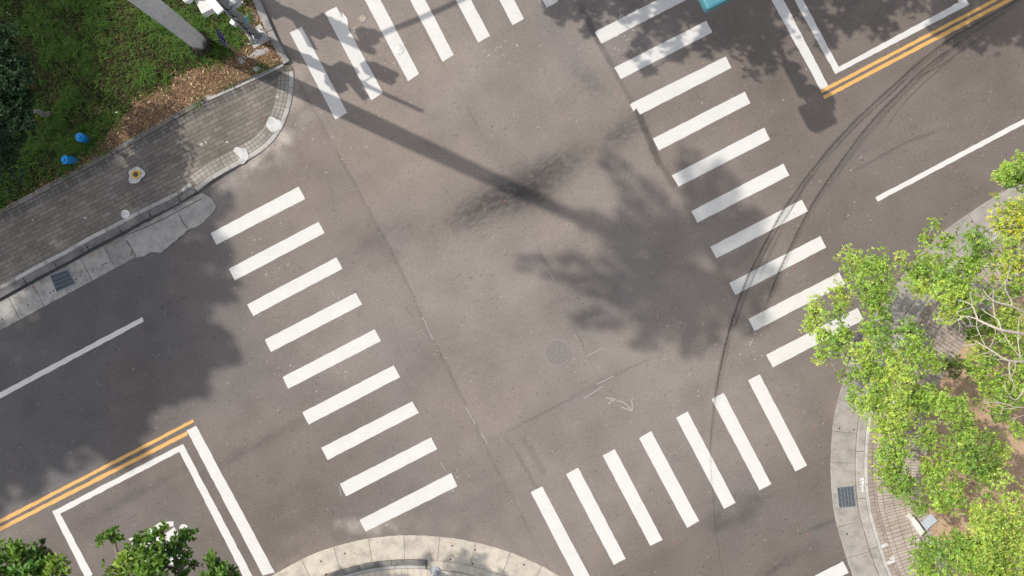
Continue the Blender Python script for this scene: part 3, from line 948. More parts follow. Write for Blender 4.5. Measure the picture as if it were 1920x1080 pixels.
# top corner (outside the picture, holds the mast arm)
mb = MB(); K2r = resample(k2[1:], .3)
nn = normals2(K2r)
mb.prism(np.concatenate([K2r, [G(3300, -900)], [G(2600, -2400)], [G(500, -2400)]]), -.05, .10, (.3, .28, .25)); mb.build('footpath', BRICK_A, kind='structure', label='pavement of the top corner', cat='pavement')

# verge soil
vin = top_part + normals2(top_part) * .20
vp = np.concatenate([gl[:-1] + normals2(gl[:-1]) * .12, [vin[0] + np.array([-.15, .0])], vin[1:], [G(-1800, -1800)]])
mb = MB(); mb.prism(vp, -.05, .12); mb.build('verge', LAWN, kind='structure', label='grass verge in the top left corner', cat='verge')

# ------------------------------------------------------------------ verge cover: grass, mulch
def in_poly(x, y, P):
    ins = np.zeros(x.shape, bool); n = len(P)
    for i in range(n):
        x1, y1 = P[i]; x2, y2 = P[(i + 1) % n]
        c = ((y1 > y) != (y2 > y)) & (x < (x2 - x1) * (y - y1) / (y2 - y1 + 1e-12) + x1)
        ins ^= c
    return ins


VERGE_PX = [(-60, 433), (0, 400), (85, 355), (215, 285), (390, 186), (470, 148), (532, 118), (505, 66), (474, 0), (450, -45), (-60, -45)]
MULCH_PX = [(-60, 440), (30, 376), (120, 322), (180, 276), (260, 193), (325, 148), (368, 126), (420, 112), (440, 85), (470, 50), (455, 0), (440, -45), (500, -45), (545, 118), (390, 195), (215, 292), (60, 378)]


def mulch_amount(x, y):
    d, s, t = seg_dist(x, y, MULCH_PX + MULCH_PX[:1])
    ins = in_poly(x, y, MULCH_PX)
    sd = np.where(ins, d, -d)
    return sstep(-14, 18, sd + 30 * (vnoise(x, y, .035, 5, 3) - .5))


n = 165000
gx = rng.uniform(-60, 545, n); gy = rng.uniform(-45, 440, n)
ok = in_poly(gx, gy, VERGE_PX); gx, gy = gx[ok], gy[ok]
ma = mulch_amount(gx, gy)
thin = vnoise(gx, gy, .022, 8, 3)         # bare, yellow patches
dens = (1 - ma) * (.35 + .65 * sstep(.36, .58, thin))
dens *= 1 - .7 * np.exp(-((gx - 390) ** 2 + (gy - 95) ** 2) / 40 ** 2)
dens *= .25 + .75 * sstep(20, 170, gx + .25 * gy)
keep = rng.random(len(gx)) < dens * .62
gx, gy, thin = gx[keep], gy[keep], thin[keep]
N = len(gx)
root = np.column_stack([(gx - 960) / PPM, (540 - gy) / PPM, np.full(N, .115)])
tuft = vnoise(gx, gy, .05, 15, 2)
ang = tuft * 18 + rng.normal(0, .75, N)
Lb = rng.uniform(.10, .34, N) * (.65 + .7 * tuft) * (.55 + .6 * sstep(.38, .6, thin))
hgt = rng.uniform(.35, .8, N) * Lb
dirv = np.column_stack([np.cos(ang), np.sin(ang), np.zeros(N)])
side_v = np.column_stack([-np.sin(ang), np.cos(ang), np.zeros(N)])
wd = rng.uniform(.004, .010, N)
ts = [0, .4, .75, 1.0]; wf = [1, .9, .6, .08]
Vg = []
for t, w in zip(ts, wf):
    c = root + dirv * (Lb * (.25 * t + .75 * t * t))[:, None]; c[:, 2] += hgt * (1.8 * t - t * t * 1.0)
    Vg.append(c + side_v * (wd * w / 1)[:, None]); Vg.append(c - side_v * (wd * w / 1)[:, None])
Vg = np.stack(Vg, 1)          # N,8,3
base_c = np.array([.062, .142, .017])[None] * rng.uniform(.55, 1.45, (N, 1))
yel = (rng.random(N) < .05 + .25 * (1 - sstep(.36, .55, thin)))[:, None]
brt = (rng.random(N) < .22)[:, None]
base_c = np.where(brt, np.array([.12, .23, .035]) * rng.uniform(.7, 1.3, (N, 1)), base_c)
base_c = np.where(yel, np.array([.13, .105, .04]) * rng.uniform(.5, 1.1, (N, 1)), base_c)
base_c[:, 0] *= rng.uniform(.7, 1.5, N)
Cg = np.repeat(base_c[:, None], 8, 1)
o8 = np.arange(N) * 8
Fg = np.concatenate([np.column_stack([o8 + 2 * i, o8 + 2 * i + 1, o8 + 2 * i + 3, o8 + 2 * i + 2]) for i in range(3)])
fast_mesh('grass', Vg.reshape(-1, 3), Fg, Cg.reshape(-1, 3), GRASSM, kind='stuff', label='long green grass growing on the verge', cat='grass')


def flakes(name, n, region, dens_f, size, colors, z0, label, cat, ratio=(2.0, 6.0), lift=.02, curl=.5, kind='stuff', seed=3, zf=None):
    r = np.random.default_rng(seed)
    P = np.array(region); x = r.uniform(P[:, 0].min(), P[:, 0].max(), n); y = r.uniform(P[:, 1].min(), P[:, 1].max(), n)
    ok = in_poly(x, y, region); x, y = x[ok], y[ok]
    ok = r.random(len(x)) < dens_f(x, y); x, y = x[ok], y[ok]
    N = len(x)
    a = r.random(N) * 6.28; L = r.uniform(*size, N); w = L / r.uniform(*ratio, N)
    wx_, wy_ = (x - 960) / PPM, (540 - y) / PPM
    zz = np.full(N, z0) if zf is None else zf(wx_, wy_)
    c = np.column_stack([wx_, wy_, zz + r.random(N) * lift + .004])
    d = np.column_stack([np.cos(a), np.sin(a), r.normal(0, .25, N) * curl]); s = np.column_stack([-np.sin(a), np.cos(a), r.normal(0, .5, N) * curl])
    V = np.stack([c - d * L[:, None] / 2, c + s * w[:, None] / 2, c + d * L[:, None] / 2, c - s * w[:, None] / 2], 1)
    V[..., 2] = np.maximum(V[..., 2], zz[:, None] + .003)
    cc = np.array(colors)[r.integers(0, len(colors), N)] * r.uniform(.6, 1.3, (N, 1))
    o = np.arange(N) * 4
    return fast_mesh(name, V.reshape(-1, 3), np.column_stack([o, o + 1, o + 2, o + 3]), np.repeat(cc[:, None], 4, 1).reshape(-1, 3), FLAKE, kind=kind, label=label, cat=cat)


TANS = [(.36, .235, .14), (.26, .165, .095), (.48, .345, .22), (.20, .125, .07), (.35, .19, .095), (.13, .085, .055), (.30, .20, .125)]
flakes('dry_mulch', 75000, VERGE_PX, lambda x, y: mulch_amount(x, y) * .62, (.03, .12), TANS, .12, 'dry brown clippings and leaves along the verge edge', 'mulch', ratio=(2, 7), lift=.035)
flakes('dry_mulch', 16000, VERGE_PX, lambda x, y: .22 * sstep(.4, .6, 1 - vnoise(x, y, .03, 44, 3)), (.03, .10), [(.16, .11, .06), (.22, .15, .08), (.10, .07, .04)], .12, 'scattered straw and dead leaves between the grass', 'dead leaves', lift=.05, seed=9)
# mulch soil sheet under the clippings
mm = MB(); mm.poly([G(*p) for p in [(60, 364), (140, 318), (195, 260), (258, 195), (325, 150), (380, 126), (430, 112), (462, 80), (462, 20), (474, 4), (505, 66), (532, 118), (390, 186), (215, 285)]], .124)
mm.build('bare_soil', MULCH, kind='structure', label='brown bare soil strip along the verge edge', cat='soil')
# leaf litter along kerbs
LIT = [(.42, .17, .07), (.34, .13, .06), (.48, .26, .10), (.30, .20, .08)]


def near_line(P, w):
    def f(x, y):
        d, s, t = seg_dist(x, y, P); return np.exp(-(d / w) ** 2)
    return f


flakes('fallen_leaves', 1500, [(-10, 620), (250, 480), (300, 420), (340, 380), (300, 370), (-10, 540)], near_line([(0, 572), (110, 512), (240, 441), (300, 408)], 4), (.03, .07), LIT, .02, 'dead leaves caught in the gutter of the left kerb', 'fallen leaves', ratio=(1.3, 2.2), seed=21)
flakes('fallen_leaves', 900, [(-20, 430), (540, 130), (540, 100), (-20, 380)], near_line([(0, 410), (215, 295), (390, 195)], 9), (.03, .08), LIT, .15, 'dead leaves on the edging between verge and pavement', 'fallen leaves', ratio=(1.3, 2.2), seed=22)
flakes('fallen_leaves', 260, [(1480, 320), (1900, 320), (1900, 1080), (1480, 1080)], lambda x, y: np.full(x.shape, .55), (.03, .06), [(.5, .16, .09), (.45, .12, .10), (.5, .3, .1)], .10, 'small reddish leaves scattered over the right pavement and gutter', 'fallen leaves', ratio=(1.3, 2), seed=23)
flakes('fallen_leaves', 500, [(1570, 420), (1920, 330), (1920, 300), (1560, 800), (1540, 800), (1690, 480)], near_line([(1860, 368), (1773, 425), (1702, 499), (1640, 590)], 5), (.03, .06), LIT, .012, 'orange brown litter along the right gutter edge', 'fallen leaves', ratio=(1.3, 2), seed=24)
flakes('fallen_leaves', 260, [(0, 560), (0, 400), (330, 260), (540, 140), (550, 200), (370, 350)], lambda x, y: np.full(x.shape, .4), (.03, .055), LIT + [(.5, .45, .4)], .0, 'few dead leaves lying on the grey brick pavement', 'fallen leaves', ratio=(1.3, 2), seed=25, zf=lambda x, y: np.array([zcorner(a, b) for a, b in zip(x, y)]))
flakes('fallen_leaves', 160, [(500, 1080), (560, 1045), (700, 1005), (900, 1015), (1060, 1080)], lambda x, y: np.full(x.shape, .6), (.025, .055), [(.5, .2, .1), (.3, .2, .1), (.45, .14, .12)], .013, 'tiny leaves on the cream gutter apron', 'fallen leaves', ratio=(1.5, 4), seed=26)
flakes('fallen_leaves', 700, [(1700, 620), (1920, 620), (1920, 1080), (1700, 1080)], lambda x, y: np.full(x.shape, .9), (.03, .10), [(.28, .19, .11), (.2, .13, .08), (.4, .28, .17), (.35, .12, .08)], .10, 'dead leaves and twigs on the tan soil bed', 'fallen leaves', ratio=(1.5, 8), seed=27)

# ------------------------------------------------------------------ trees
def leaf_arrays(pos, dirs, ups, L, Wd, cols):
    """folded two-quad leaves; pos N,3 (base)"""
    s = np.cross(dirs, ups); s /= np.linalg.norm(s, axis=1)[:, None] + 1e-9
    u = np.cross(s, dirs)
    L = L[:, None]; Wd = Wd[:, None]
    b = pos; m = pos + dirs * L * .5 - u * L * .02
    tip = pos + dirs * L - u * L * .12
    l = pos + dirs * L * .55 + s * Wd / 2 + u * Wd * .14; r = pos + dirs * L * .55 - s * Wd / 2 + u * Wd * .14
    V = np.stack([b, l, tip, r, m], 1)
    return V, np.repeat(cols[:, None], 5, 1)


class Tree:
    def __init__(s, name, base, clumps, label, cat='tree', group=None, trunk_r=.10, fork=.45, leaf=.074, pal=None, mat=None, wh=1.0, seed=1, bark=(.30, .26, .21), nl=(7, 10),
                 flat=.55, zj=.35, lw=.36, lean=None, twigs=True, dens=1.0, grow=1.24):
        r = np.random.default_rng(seed)
        base = np.asarray(base, float)
        e = empty(name, base, label, cat, group)
        s.e = e
        C = []
        for c in clumps:
            px, py, rp, z = c[:4]
            z = z + r.uniform(-zj, zj)
            C.append((W(px, py, z), rp * grow / PPM * (H - z) / H, c[4] if len(c) > 4 else 0))
        ctr = np.mean([c[0] for c in C], axis=0)
        top = base + (ctr - base) * np.array([.35, .35, fork])
        if lean is not None: top = np.asarray(lean, float)
        # limbs: every clump joins the nearest joint already placed
        nodes = [top]; par = [-1]; plen = [0.0]
        order = sorted(range(len(C)), key=lambda i: np.linalg.norm(C[i][0] - top))
        for i in order:
            p = C[i][0] - np.array([0, 0, C[i][1] * .5])
            d = [np.linalg.norm(p - q) + .35 * pl for q, pl in zip(nodes, plen)]
            j = int(np.argmin(d)); nodes.append(p); par.append(j); plen.append(plen[j] + np.linalg.norm(p - nodes[j]))
        cnt = np.ones(len(nodes))
        for i in range(len(nodes) - 1, 0, -1): cnt[par[i]] += cnt[i]
        rad = np.clip(trunk_r * .72 * np.sqrt(cnt / cnt[0]), .012, None)
        mb = MB(); mb.col = bark
        tp = [base + np.array([0, 0, -.05]), base + np.array([0, 0, .12])] + [base + (top - base) * t + np.r_[r.normal(0, .03, 2), 0] for t in (.35, .7)] + [top]
        mb.tube(tp, [trunk_r * 1.35, trunk_r * 1.08, trunk_r, trunk_r * .92, trunk_r * .8], 10)
        for i in range(1, len(nodes)):
            a, b = nodes[par[i]], nodes[i]; L = np.linalg.norm(b - a)
            m1 = a + (b - a) * .35 + r.normal(0, .07 * L, 3) + np.array([0, 0, .08 * L]); m2 = a + (b - a) * .7 + r.normal(0, .06 * L, 3) + np.array([0, 0, .06 * L])
            ra = min(rad[par[i]], rad[i] * 1.5)
            mb.tube(chaikin([a, m1, m2, b], 1), np.linspace(ra, rad[i] * .75, 6), 6)
        # leaf whorls
        P = []; Dv = []; K = []
        for i, (c, rr, tint) in enumerate(C):
            nw = int(max(4, wh * dens * (rr / leaf) ** 2 * 3.6))
            q = r.normal(0, 1, (nw, 3)); q /= np.linalg.norm(q, axis=1)[:, None]
            q *= (r.random((nw, 1)) ** .45) * rr * r.uniform(.8, 1.18, (nw, 1))
            q[:, 2] *= flat
            # a clump is several uneven sprays, not a ball
            sp = r.normal(0, 1, (5, 3)) * rr * np.array([.62, .62, .3]); w = r.integers(0, 5, nw)
            q = q * .72 + sp[w] * .5
            P.append(c + q); dv = q / (np.linalg.norm(q, axis=1)[:, None] + 1e-6); Dv.append(dv); K.append(np.full(nw, tint))
            if twigs:
                for k in range(min(9, nw // 3)):
                    a = c - np.array([0, 0, rr * .4]); b = c + q[k]
                    m = (a + b) / 2 + r.normal(0, rr * .12, 3)
                    mb.tube([a, m, b], [.010, .007, .004], 4, cap=False)
        P = np.concatenate(P); Dv = np.concatenate(Dv); K = np.concatenate(K)
        mb.build('trunk', BARK, e, smooth=True)
        nlv = r.integers(nl[0], nl[1] + 1, len(P))
        idx = np.repeat(np.arange(len(P)), nlv); N = len(idx)
        ax = Dv[idx] * .75 + np.array([0, 0, .55]); ax /= np.linalg.norm(ax, axis=1)[:, None]
        rv = r.normal(0, 1, (N, 3)); rv -= ax * np.sum(rv * ax, 1)[:, None]; rv /= np.linalg.norm(rv, axis=1)[:, None]
        d = ax * r.uniform(.05, .8, (N, 1)) + rv; d /= np.linalg.norm(d, axis=1)[:, None]
        up = np.array([0, 0, 1.0]) + r.normal(0, .35, (N, 3))
        pal = np.asarray(pal, float)            # rows per tint
        c0 = pal[np.clip(K[idx].astype(int), 0, len(pal) - 1)]
        sw = (r.random(len(P)) < .28)[idx] & (K[idx] < 2.5) & (len(pal) > 4); alt = r.choice([0, 1, 1, 4, 3], len(P))[idx]
        c0 = np.where(sw[:, None], pal[np.clip(alt, 0, len(pal) - 1)], c0)
        wv = r.uniform(.66, 1.34, len(P))[idx][:, None]; hv = r.normal(0, .12, len(P))[idx][:, None]
        cc = c0 * wv * r.uniform(.82, 1.2, (N, 1)) * (1 + hv * np.array([.8, .1, -.4]))
        V, Cc = leaf_arrays(P[idx] + ax * r.uniform(-.25, .25, (N, 1)) * leaf, d, up, leaf * r.uniform(.7, 1.25, N), leaf * lw * r.uniform(.8, 1.2, N), np.clip(cc, .004, .8))
        o = np.arange(N) * 5
        F = np.concatenate([np.column_stack([o, o + 4, o + 2, o + 1]), np.column_stack([o, o + 3, o + 2, o + 4])])
        fast_mesh('crown', V.reshape(-1, 3), F, Cc.reshape(-1, 3), mat or LEAF, e)


LG = np.array([[.36, .52, .085], [.24, .385, .066], [.55, .60, .085], [.13, .21, .042], [.46, .59, .115]])   # mid, deep, yellow, dark, pale
# left overhanging tree
TA = [(1597, 500, 30, 3.5, 4), (1643, 503, 32, 3.6, 0), (1687, 487, 14, 3.2, 4), (1630, 533, 36, 3.8, 0), (1580, 560, 25, 3.4, 4), (1647, 567, 28, 3.6, 0), (1533, 587, 25, 3.1, 4), (1524, 610, 14, 3.0, 4),
      (1573, 590, 18, 3.2, 0), (1543, 668, 16, 3.0, 4), (1573, 643, 30, 3.2, 0), (1548, 632, 20, 3.1, 4), (1630, 618, 20, 3.4, 0), (1663, 593, 17, 3.5, 1), (1613, 660, 30, 3.3, 4), (1653, 640, 24, 3.5, 1), (1590, 625, 16, 3.3, 0),
      (1680, 677, 26, 3.6, 4), (1630, 693, 28, 3.2, 0), (1592, 706, 17, 3.0, 1), (1713, 625, 26, 3.8, 1), (1723, 655, 30, 3.9, 0), (1747, 673, 26, 3.9, 4), (1660, 710, 30, 3.4, 4), (1700, 705, 28, 3.7, 4)]
Tree('tree', (*G(1706, 668), .09), TA, 'pale green tree leaning over the last bars of the right crossing', group='trees on the right corner', pal=LG, seed=3, trunk_r=.10, dens=0.90)
TB = [(1752, 424, 10, 3.0, 0), (1737, 452, 15, 3.1, 0), (1770, 453, 18, 3.2, 0), (1747, 518, 34, 3.5, 0), (1797, 515, 34, 3.7, 0), (1723, 547, 20, 3.3, 4), (1828, 453, 26, 3.6, 1), (1845, 477, 28, 3.8, 0), (1780, 558, 30, 3.7, 4),
      (1813, 558, 26, 3.8, 0), (1768, 588, 20, 3.6, 4), (1797, 573, 22, 3.8, 0), (1712, 515, 20, 3.1, 0), (1735, 490, 20, 3.2, 0), (1765, 490, 20, 3.5, 0), (1820, 500, 24, 3.8, 0)]
Tree('tree', (*G(1800, 552), .11), TB, 'green tree over the drain grate, reaching up the pavement edge', group='trees on the right corner', pal=LG, seed=4, trunk_r=.09, dens=1.00)
TC = [(1597, 747, 18, 2.8, 0), (1647, 768, 34, 3.1, 4), (1682, 780, 34, 3.3, 4), (1663, 805, 26, 3.2, 4), (1747, 747, 32, 3.7, 0), (1787, 770, 34, 3.9, 0), (1743, 807, 25, 3.5, 0), (1807, 803, 22, 3.8, 0), (1720, 760, 26, 3.5, 1),
      (1663, 847, 24, 3.0, 0), (1680, 868, 22, 3.0, 0), (1680, 908, 33, 3.1, 1), (1700, 922, 22, 3.1, 1), (1640, 740, 22, 3.1, 0), (1690, 745, 26, 3.4, 4), (1690, 830, 20, 3.2, 0), (1660, 885, 22, 3.0, 0)]
Tree('tree', (*G(1735, 745), .11), TC, 'green tree whose crown hangs over the paving left of the soil bed', group='trees on the right corner', pal=LG, seed=5, trunk_r=.09, dens=1.00)
TD = [(1833, 850, 38, 3.3, 1), (1782, 858, 26, 3.1, 0), (1845, 905, 25, 3.2, 1), (1757, 912, 33, 3.0, 0), (1790, 938, 26, 3.1, 0), (1723, 950, 17, 2.8, 1), (1810, 882, 24, 3.2, 0), (1770, 940, 20, 3.0, 4), (1862, 830, 18, 3.3, 1), (1866, 882, 22, 3.1, 0), (1884, 846, 18, 3.2, 4), (1818, 828, 18, 3.3, 0), (1742, 880, 16, 3.0, 0)]
Tree('tree', (*G(1790, 862), .11), TD, 'small green tree standing alone in the middle of the tan soil', group='trees on the right corner', pal=LG, seed=6, trunk_r=.07, dens=1.10)
TE = [(1747, 1040, 36, 2.9, 1), (1797, 1053, 38, 3.0, 0), (1847, 1003, 42, 3.2, 4), (1897, 985, 40, 3.3, 4), (1887, 1047, 36, 3.2, 0), (1840, 1053, 32, 3.1, 4), (1738, 1073, 28, 2.8, 0), (1905, 935, 28, 3.3, 4), (1843, 970, 20, 3.1, 4), (1800, 1015, 26, 3.0, 1),
      (1760, 1085, 36, 2.9, 0), (1870, 1090, 40, 3.1, 0), (1940, 1020, 46, 3.3, 4), (1820, 1100, 40, 3.0, 0), (1930, 1080, 40, 3.2, 2), (1870, 1020, 28, 3.2, 4)]
Tree('tree', (*G(1835, 985), .11), TE, 'dense green tree filling the bottom right corner', group='trees on the right corner', pal=LG, seed=7, trunk_r=.11, dens=1.10)
TG = [(1888, 580, 22, 2.6, 0), (1845, 597, 20, 2.4, 1), (1822, 633, 15, 2.3, 1), (1838, 657, 20, 2.4, 4), (1850, 700, 28, 2.6, 0), (1785, 690, 21, 2.3, 3), (1905, 657, 22, 2.6, 0), (1858, 668, 22, 2.5, 1), (1905, 618, 18, 2.6, 4), (1880, 738, 34, 2.8, 0), (1873, 775, 20, 2.7, 1),
      (1930, 700, 40, 2.8, 0), (1910, 740, 24, 2.8, 0), (1868, 620, 18, 2.4, 0), (1805, 600, 14, 2.3, 1), (1880, 640, 24, 2.5, 0), (1840, 630, 20, 2.4, 1), (1902, 600, 24, 2.6, 4), (1862, 558, 20, 2.5, 0), (1900, 548, 16, 2.6, 0), (1907, 800, 15, 2.7, 0), (1820, 690, 16, 2.4, 1)]
Tree('tree', (*G(1858, 668), .11), TG, 'low green tree under the bare white branches', group='trees on the right corner', pal=LG, seed=8, trunk_r=.08, dens=1.00)
TF = [(1897, 403, 30, 3.3, 2), (1907, 437, 24, 3.3, 2), (1880, 427, 16, 3.2, 2), (1907, 493, 26, 3.4, 2), (1860, 527, 9, 3.0, 2), (1916, 380, 20, 3.3, 2), (1930, 450, 36, 3.5, 2), (1895, 465, 20, 3.2, 4), (1868, 425, 9, 3.1, 2), (1890, 520, 20, 3.4, 4), (1920, 530, 24, 3.4, 0)]
Tree('tree', (*G(1885, 470), .11), TF, 'yellow leaved tree at the right edge above the bare branches', group='trees on the right corner', pal=LG, seed=9, trunk_r=.07, dens=.8)
TH = [(1897, 320, 24, 3.2, 0), (1914, 307, 18, 3.3, 4), (1887, 340, 20, 3.1, 0), (1870, 331, 10, 3.0, 4), (1918, 335, 18, 3.2, 1), (1950, 330, 40, 3.4, 0), (1866, 367, 6, 2.9, 4), (1886, 308, 9, 3.1, 4)]
Tree('tree', (*G(1925, 385), .10), TH, 'small bright green tree tip over the road at the upper right edge', group='trees on the right corner', pal=LG, seed=10, trunk_r=.07, dens=1.1)

# bottom-left street trees (taller)
DG = np.array([[.105, .205, .028], [.070, .145, .022], [.17, .28, .036], [.045, .095, .017]])
B1 = [(27, 1030, 26, 8.2, 0), (8, 1055, 30, 8.2, 0), (58, 1055, 28, 8.0, 1), (88, 1038, 14, 7.6, 3), (97, 1068, 26, 8.2, 2), (122, 1082, 20, 8.1, 2), (40, 1090, 40, 8.4, 0), (-40, 1080, 60, 8.5, 0), (-60, 1190, 90, 8.8, 1), (60, 1180, 80, 8.8, 0), (-20, 1300, 90, 8.8, 1), (120, 1150, 44, 8.3, 0), (70, 1030, 10, 7.6, 3)]
B2 = [(304, 987, 12, 7.9, 0), (300, 1006, 19, 8.1, 0), (338, 1014, 16, 8.0, 1), (356, 1003, 9, 7.7, 1), (213, 1004, 15, 7.8, 0), (190, 1012, 11, 7.7, 0), (250, 1012, 18, 8.0, 0), (282, 1035, 26, 8.3, 0), (320, 1045, 28, 8.2, 1), (342, 1033, 16, 8.0, 1), (240, 1055, 26, 8.3, 2), (290, 1068, 28, 8.4, 0), (213, 1068, 18, 8.1, 2),
      (338, 1072, 14, 8.1, 1), (265, 1100, 50, 8.6, 0), (200, 1130, 50, 8.5, 0), (310, 1140, 44, 8.5, 1), (240, 1200, 80, 8.8, 0), (180, 1300, 90, 8.9, 1), (300, 1280, 70, 8.8, 0), (270, 1003, 9, 7.8, 1)]
B3 = [(399, 1047, 12, 7.8, 0), (385, 1064, 15, 7.9, 0), (411, 1068, 18, 8.0, 1), (432, 1078, 13, 7.9, 0), (364, 1060, 8, 7.7, 1), (400, 1092, 24, 8.1, 0), (430, 1120, 36, 8.3, 0), (390, 1170, 60, 8.6, 1), (460, 1200, 60, 8.5, 0), (420, 1280, 70, 8.8, 0)]
for nm, cl, bp, lb, sd in (('tree', B1, (300, 1225), 'dark green tree in the bottom left corner', 21), ('tree', B2, (442, 1190), 'dark green tree covering the motorcycle symbol in the waiting box', 22),
                           ('tree', B3, (560, 1165), 'small leafy top beside the lower end of the left stop line', 23)):
    Tree(nm, (*G(*bp), .05), cl, lb, group='street trees along the bottom left kerb', pal=DG, mat=LEAF_DARK, seed=sd, trunk_r=.16, leaf=.125, lw=.5, zj=.25, fork=.55, nl=(6, 9), dens=1.35, grow=1.10, bark=(.2, .17, .13))

# dark tree by the left edge
DL = np.array([[.026, .060, .020], [.018, .044, .015], [.20, .26, .03], [.045, .09, .03]])
TL = [(8, 125, 28, 3.4, 0), (35, 140, 26, 3.3, 0), (12, 170, 36, 3.6, 1), (40, 185, 22, 3.2, 0), (25, 215, 32, 3.5, 0), (50, 222, 16, 3.0, 1), (8, 250, 30, 3.4, 1), (32, 252, 18, 3.0, 0), (15, 290, 14, 2.8, 1), (40, 120, 14, 3.0, 3), (-30, 180, 60, 3.8, 0), (-40, 260, 50, 3.6, 1), (-20, 90, 44, 3.6, 0),
      (43, 146, 3.5, 3.5, 2), (20, 128, 5, 3.6, 2), (65, 224, 4, 3.2, 2), (82, 226, 3, 3.1, 2), (5, 196, 6, 3.7, 2), (20, 245, 4, 3.4, 2), (23, 281, 4.5, 3.0, 2), (30, 250, 3, 3.4, 2), (64, 219, 3, 3.1, 2), (10, 220, 10, 3.7, 3), (36, 165, 10, 3.5, 3), (55, 235, 6, 3.2, 3)]
Tree('tree', (*G(97, 217), .11), TL, 'dark shaded tree with a pale trunk at the left edge of the verge', pal=DL, mat=LEAF_DARK, seed=31, trunk_r=.08, bark=(.22, .20, .18), fork=.4, leaf=.10, dens=1.5, lw=.5)

# trees beyond the frame whose shade falls into it
def shade(S, z):
    """photo ground position of a shadow -> clump at height z that throws it (given as an image position)"""
    out = []
    S = list(S)
    for (x, y, r) in list(S):
        for q in range(5):
            t = random.uniform(0, 6.283); S.append((x + 1.02 * r * math.cos(t), y + 1.02 * r * math.sin(t), random.uniform(7, 15) * min(1, r / 40)))
    for (x, y, r) in S:
        d = z / TAN * PPM
        gx_, gy_ = x - d * SDIR[0], y + d * SDIR[1]
        k = H / (H - z)
        out.append((960 + (gx_ - 960) * k, 540 + (gy_ - 540) * k, r * k, z, random.choice([0, 1])))
    return out


S1 = [(20, 60, 90), (60, 100, 80), (20, 260, 80), (130, 290, 40), (140, 60, 60), (150, 160, 46), (150, 270, 56), (200, 325, 44), (90, 330, 60), (60, 20, 90), (-40, 180, 110), (70, 190, 60), (20, 330, 100), (120, 330, 55), (-60, 420, 110), (120, 20, 50), (100, 110, 45)]
S2 = [(90, 460, 80), (200, 430, 60), (270, 480, 60), (150, 560, 100), (320, 500, 44), (375, 400, 30), (385, 470, 34), (335, 560, 56), (395, 545, 30), (405, 378, 18), (290, 400, 30), (300, 570, 60), (250, 530, 60)]
S3 = [(40, 680, 110), (200, 670, 100), (320, 640, 66), (375, 640, 40), (300, 710, 52), (130, 790, 70), (20, 830, 70), (220, 780, 40), (415, 655, 24), (60, 880, 34), (-40, 930, 50), (235, 850, 26), (360, 705, 34)]
for S, z, bp, sd, lb in ((S1, 17.0, (-820, -120), 41, 'large tree beyond the left edge shading the dark end of the verge'), (S2, 17.0, (-640, 60), 42, 'large tree beyond the left edge shading the brick pavement and left gutter'),
                         (S3, 17.0, (-760, 270), 43, 'large tree beyond the left edge shading the left road arm')):
    Tree('tree', (*G(*bp), .1), shade(S, z), lb, group='trees outside the left edge', pal=DG, mat=LEAF_DARK, seed=sd, trunk_r=.2, leaf=.26, lw=.62, zj=.0, fork=.6, dens=1.6, twigs=False)
S4 = [(1180, 8, 34), (1230, -20, 60), (1300, 10, 50), (1340, 60, 40), (1400, 70, 40), (1440, 110, 26), (1390, 15, 60), (1260, 85, 22), (1240, 50, 26), (1200, 90, 20), (1470, 20, 44), (1350, -50, 70), (1160, -30, 50), (1105, 20, 18), (1215, 125, 12), (1060, 22, 26), (1040, 10, 18), (1545, 75, 18), (1300, -80, 60), (1110, 55, 14)]
S5 = [(1545, 15, 34), (1610, 10, 40), (1650, 45, 24), (1590, 40, 22), (1700, -10, 34), (1640, -40, 50), (1560, -40, 50)]
S6 = [(1800, 20, 44), (1870, 10, 50), (1830, 60, 34), (1760, 40, 20), (1900, 50, 34), (1850, -30, 50), (1930, -20, 60)]
for S, z, bp, sd, lb in ((S4, 6.2, (1240, -190), 44, 'leafy tree beyond the top edge shading the top end of the right crossing'), (S5, 6.2, (1420, -260), 45, 'leafy tree beyond the top edge shading the right waiting box'),
                         (S6, 6.2, (1640, -340), 46, 'leafy tree beyond the top edge shading the yellow lines')):
    Tree('tree', (*G(*bp), .1), shade(S, z), lb, group='trees outside the top edge', pal=DG, mat=LEAF_DARK, seed=sd, trunk_r=.13, leaf=.12, lw=.55, zj=.0, fork=.55, dens=.9, twigs=False)

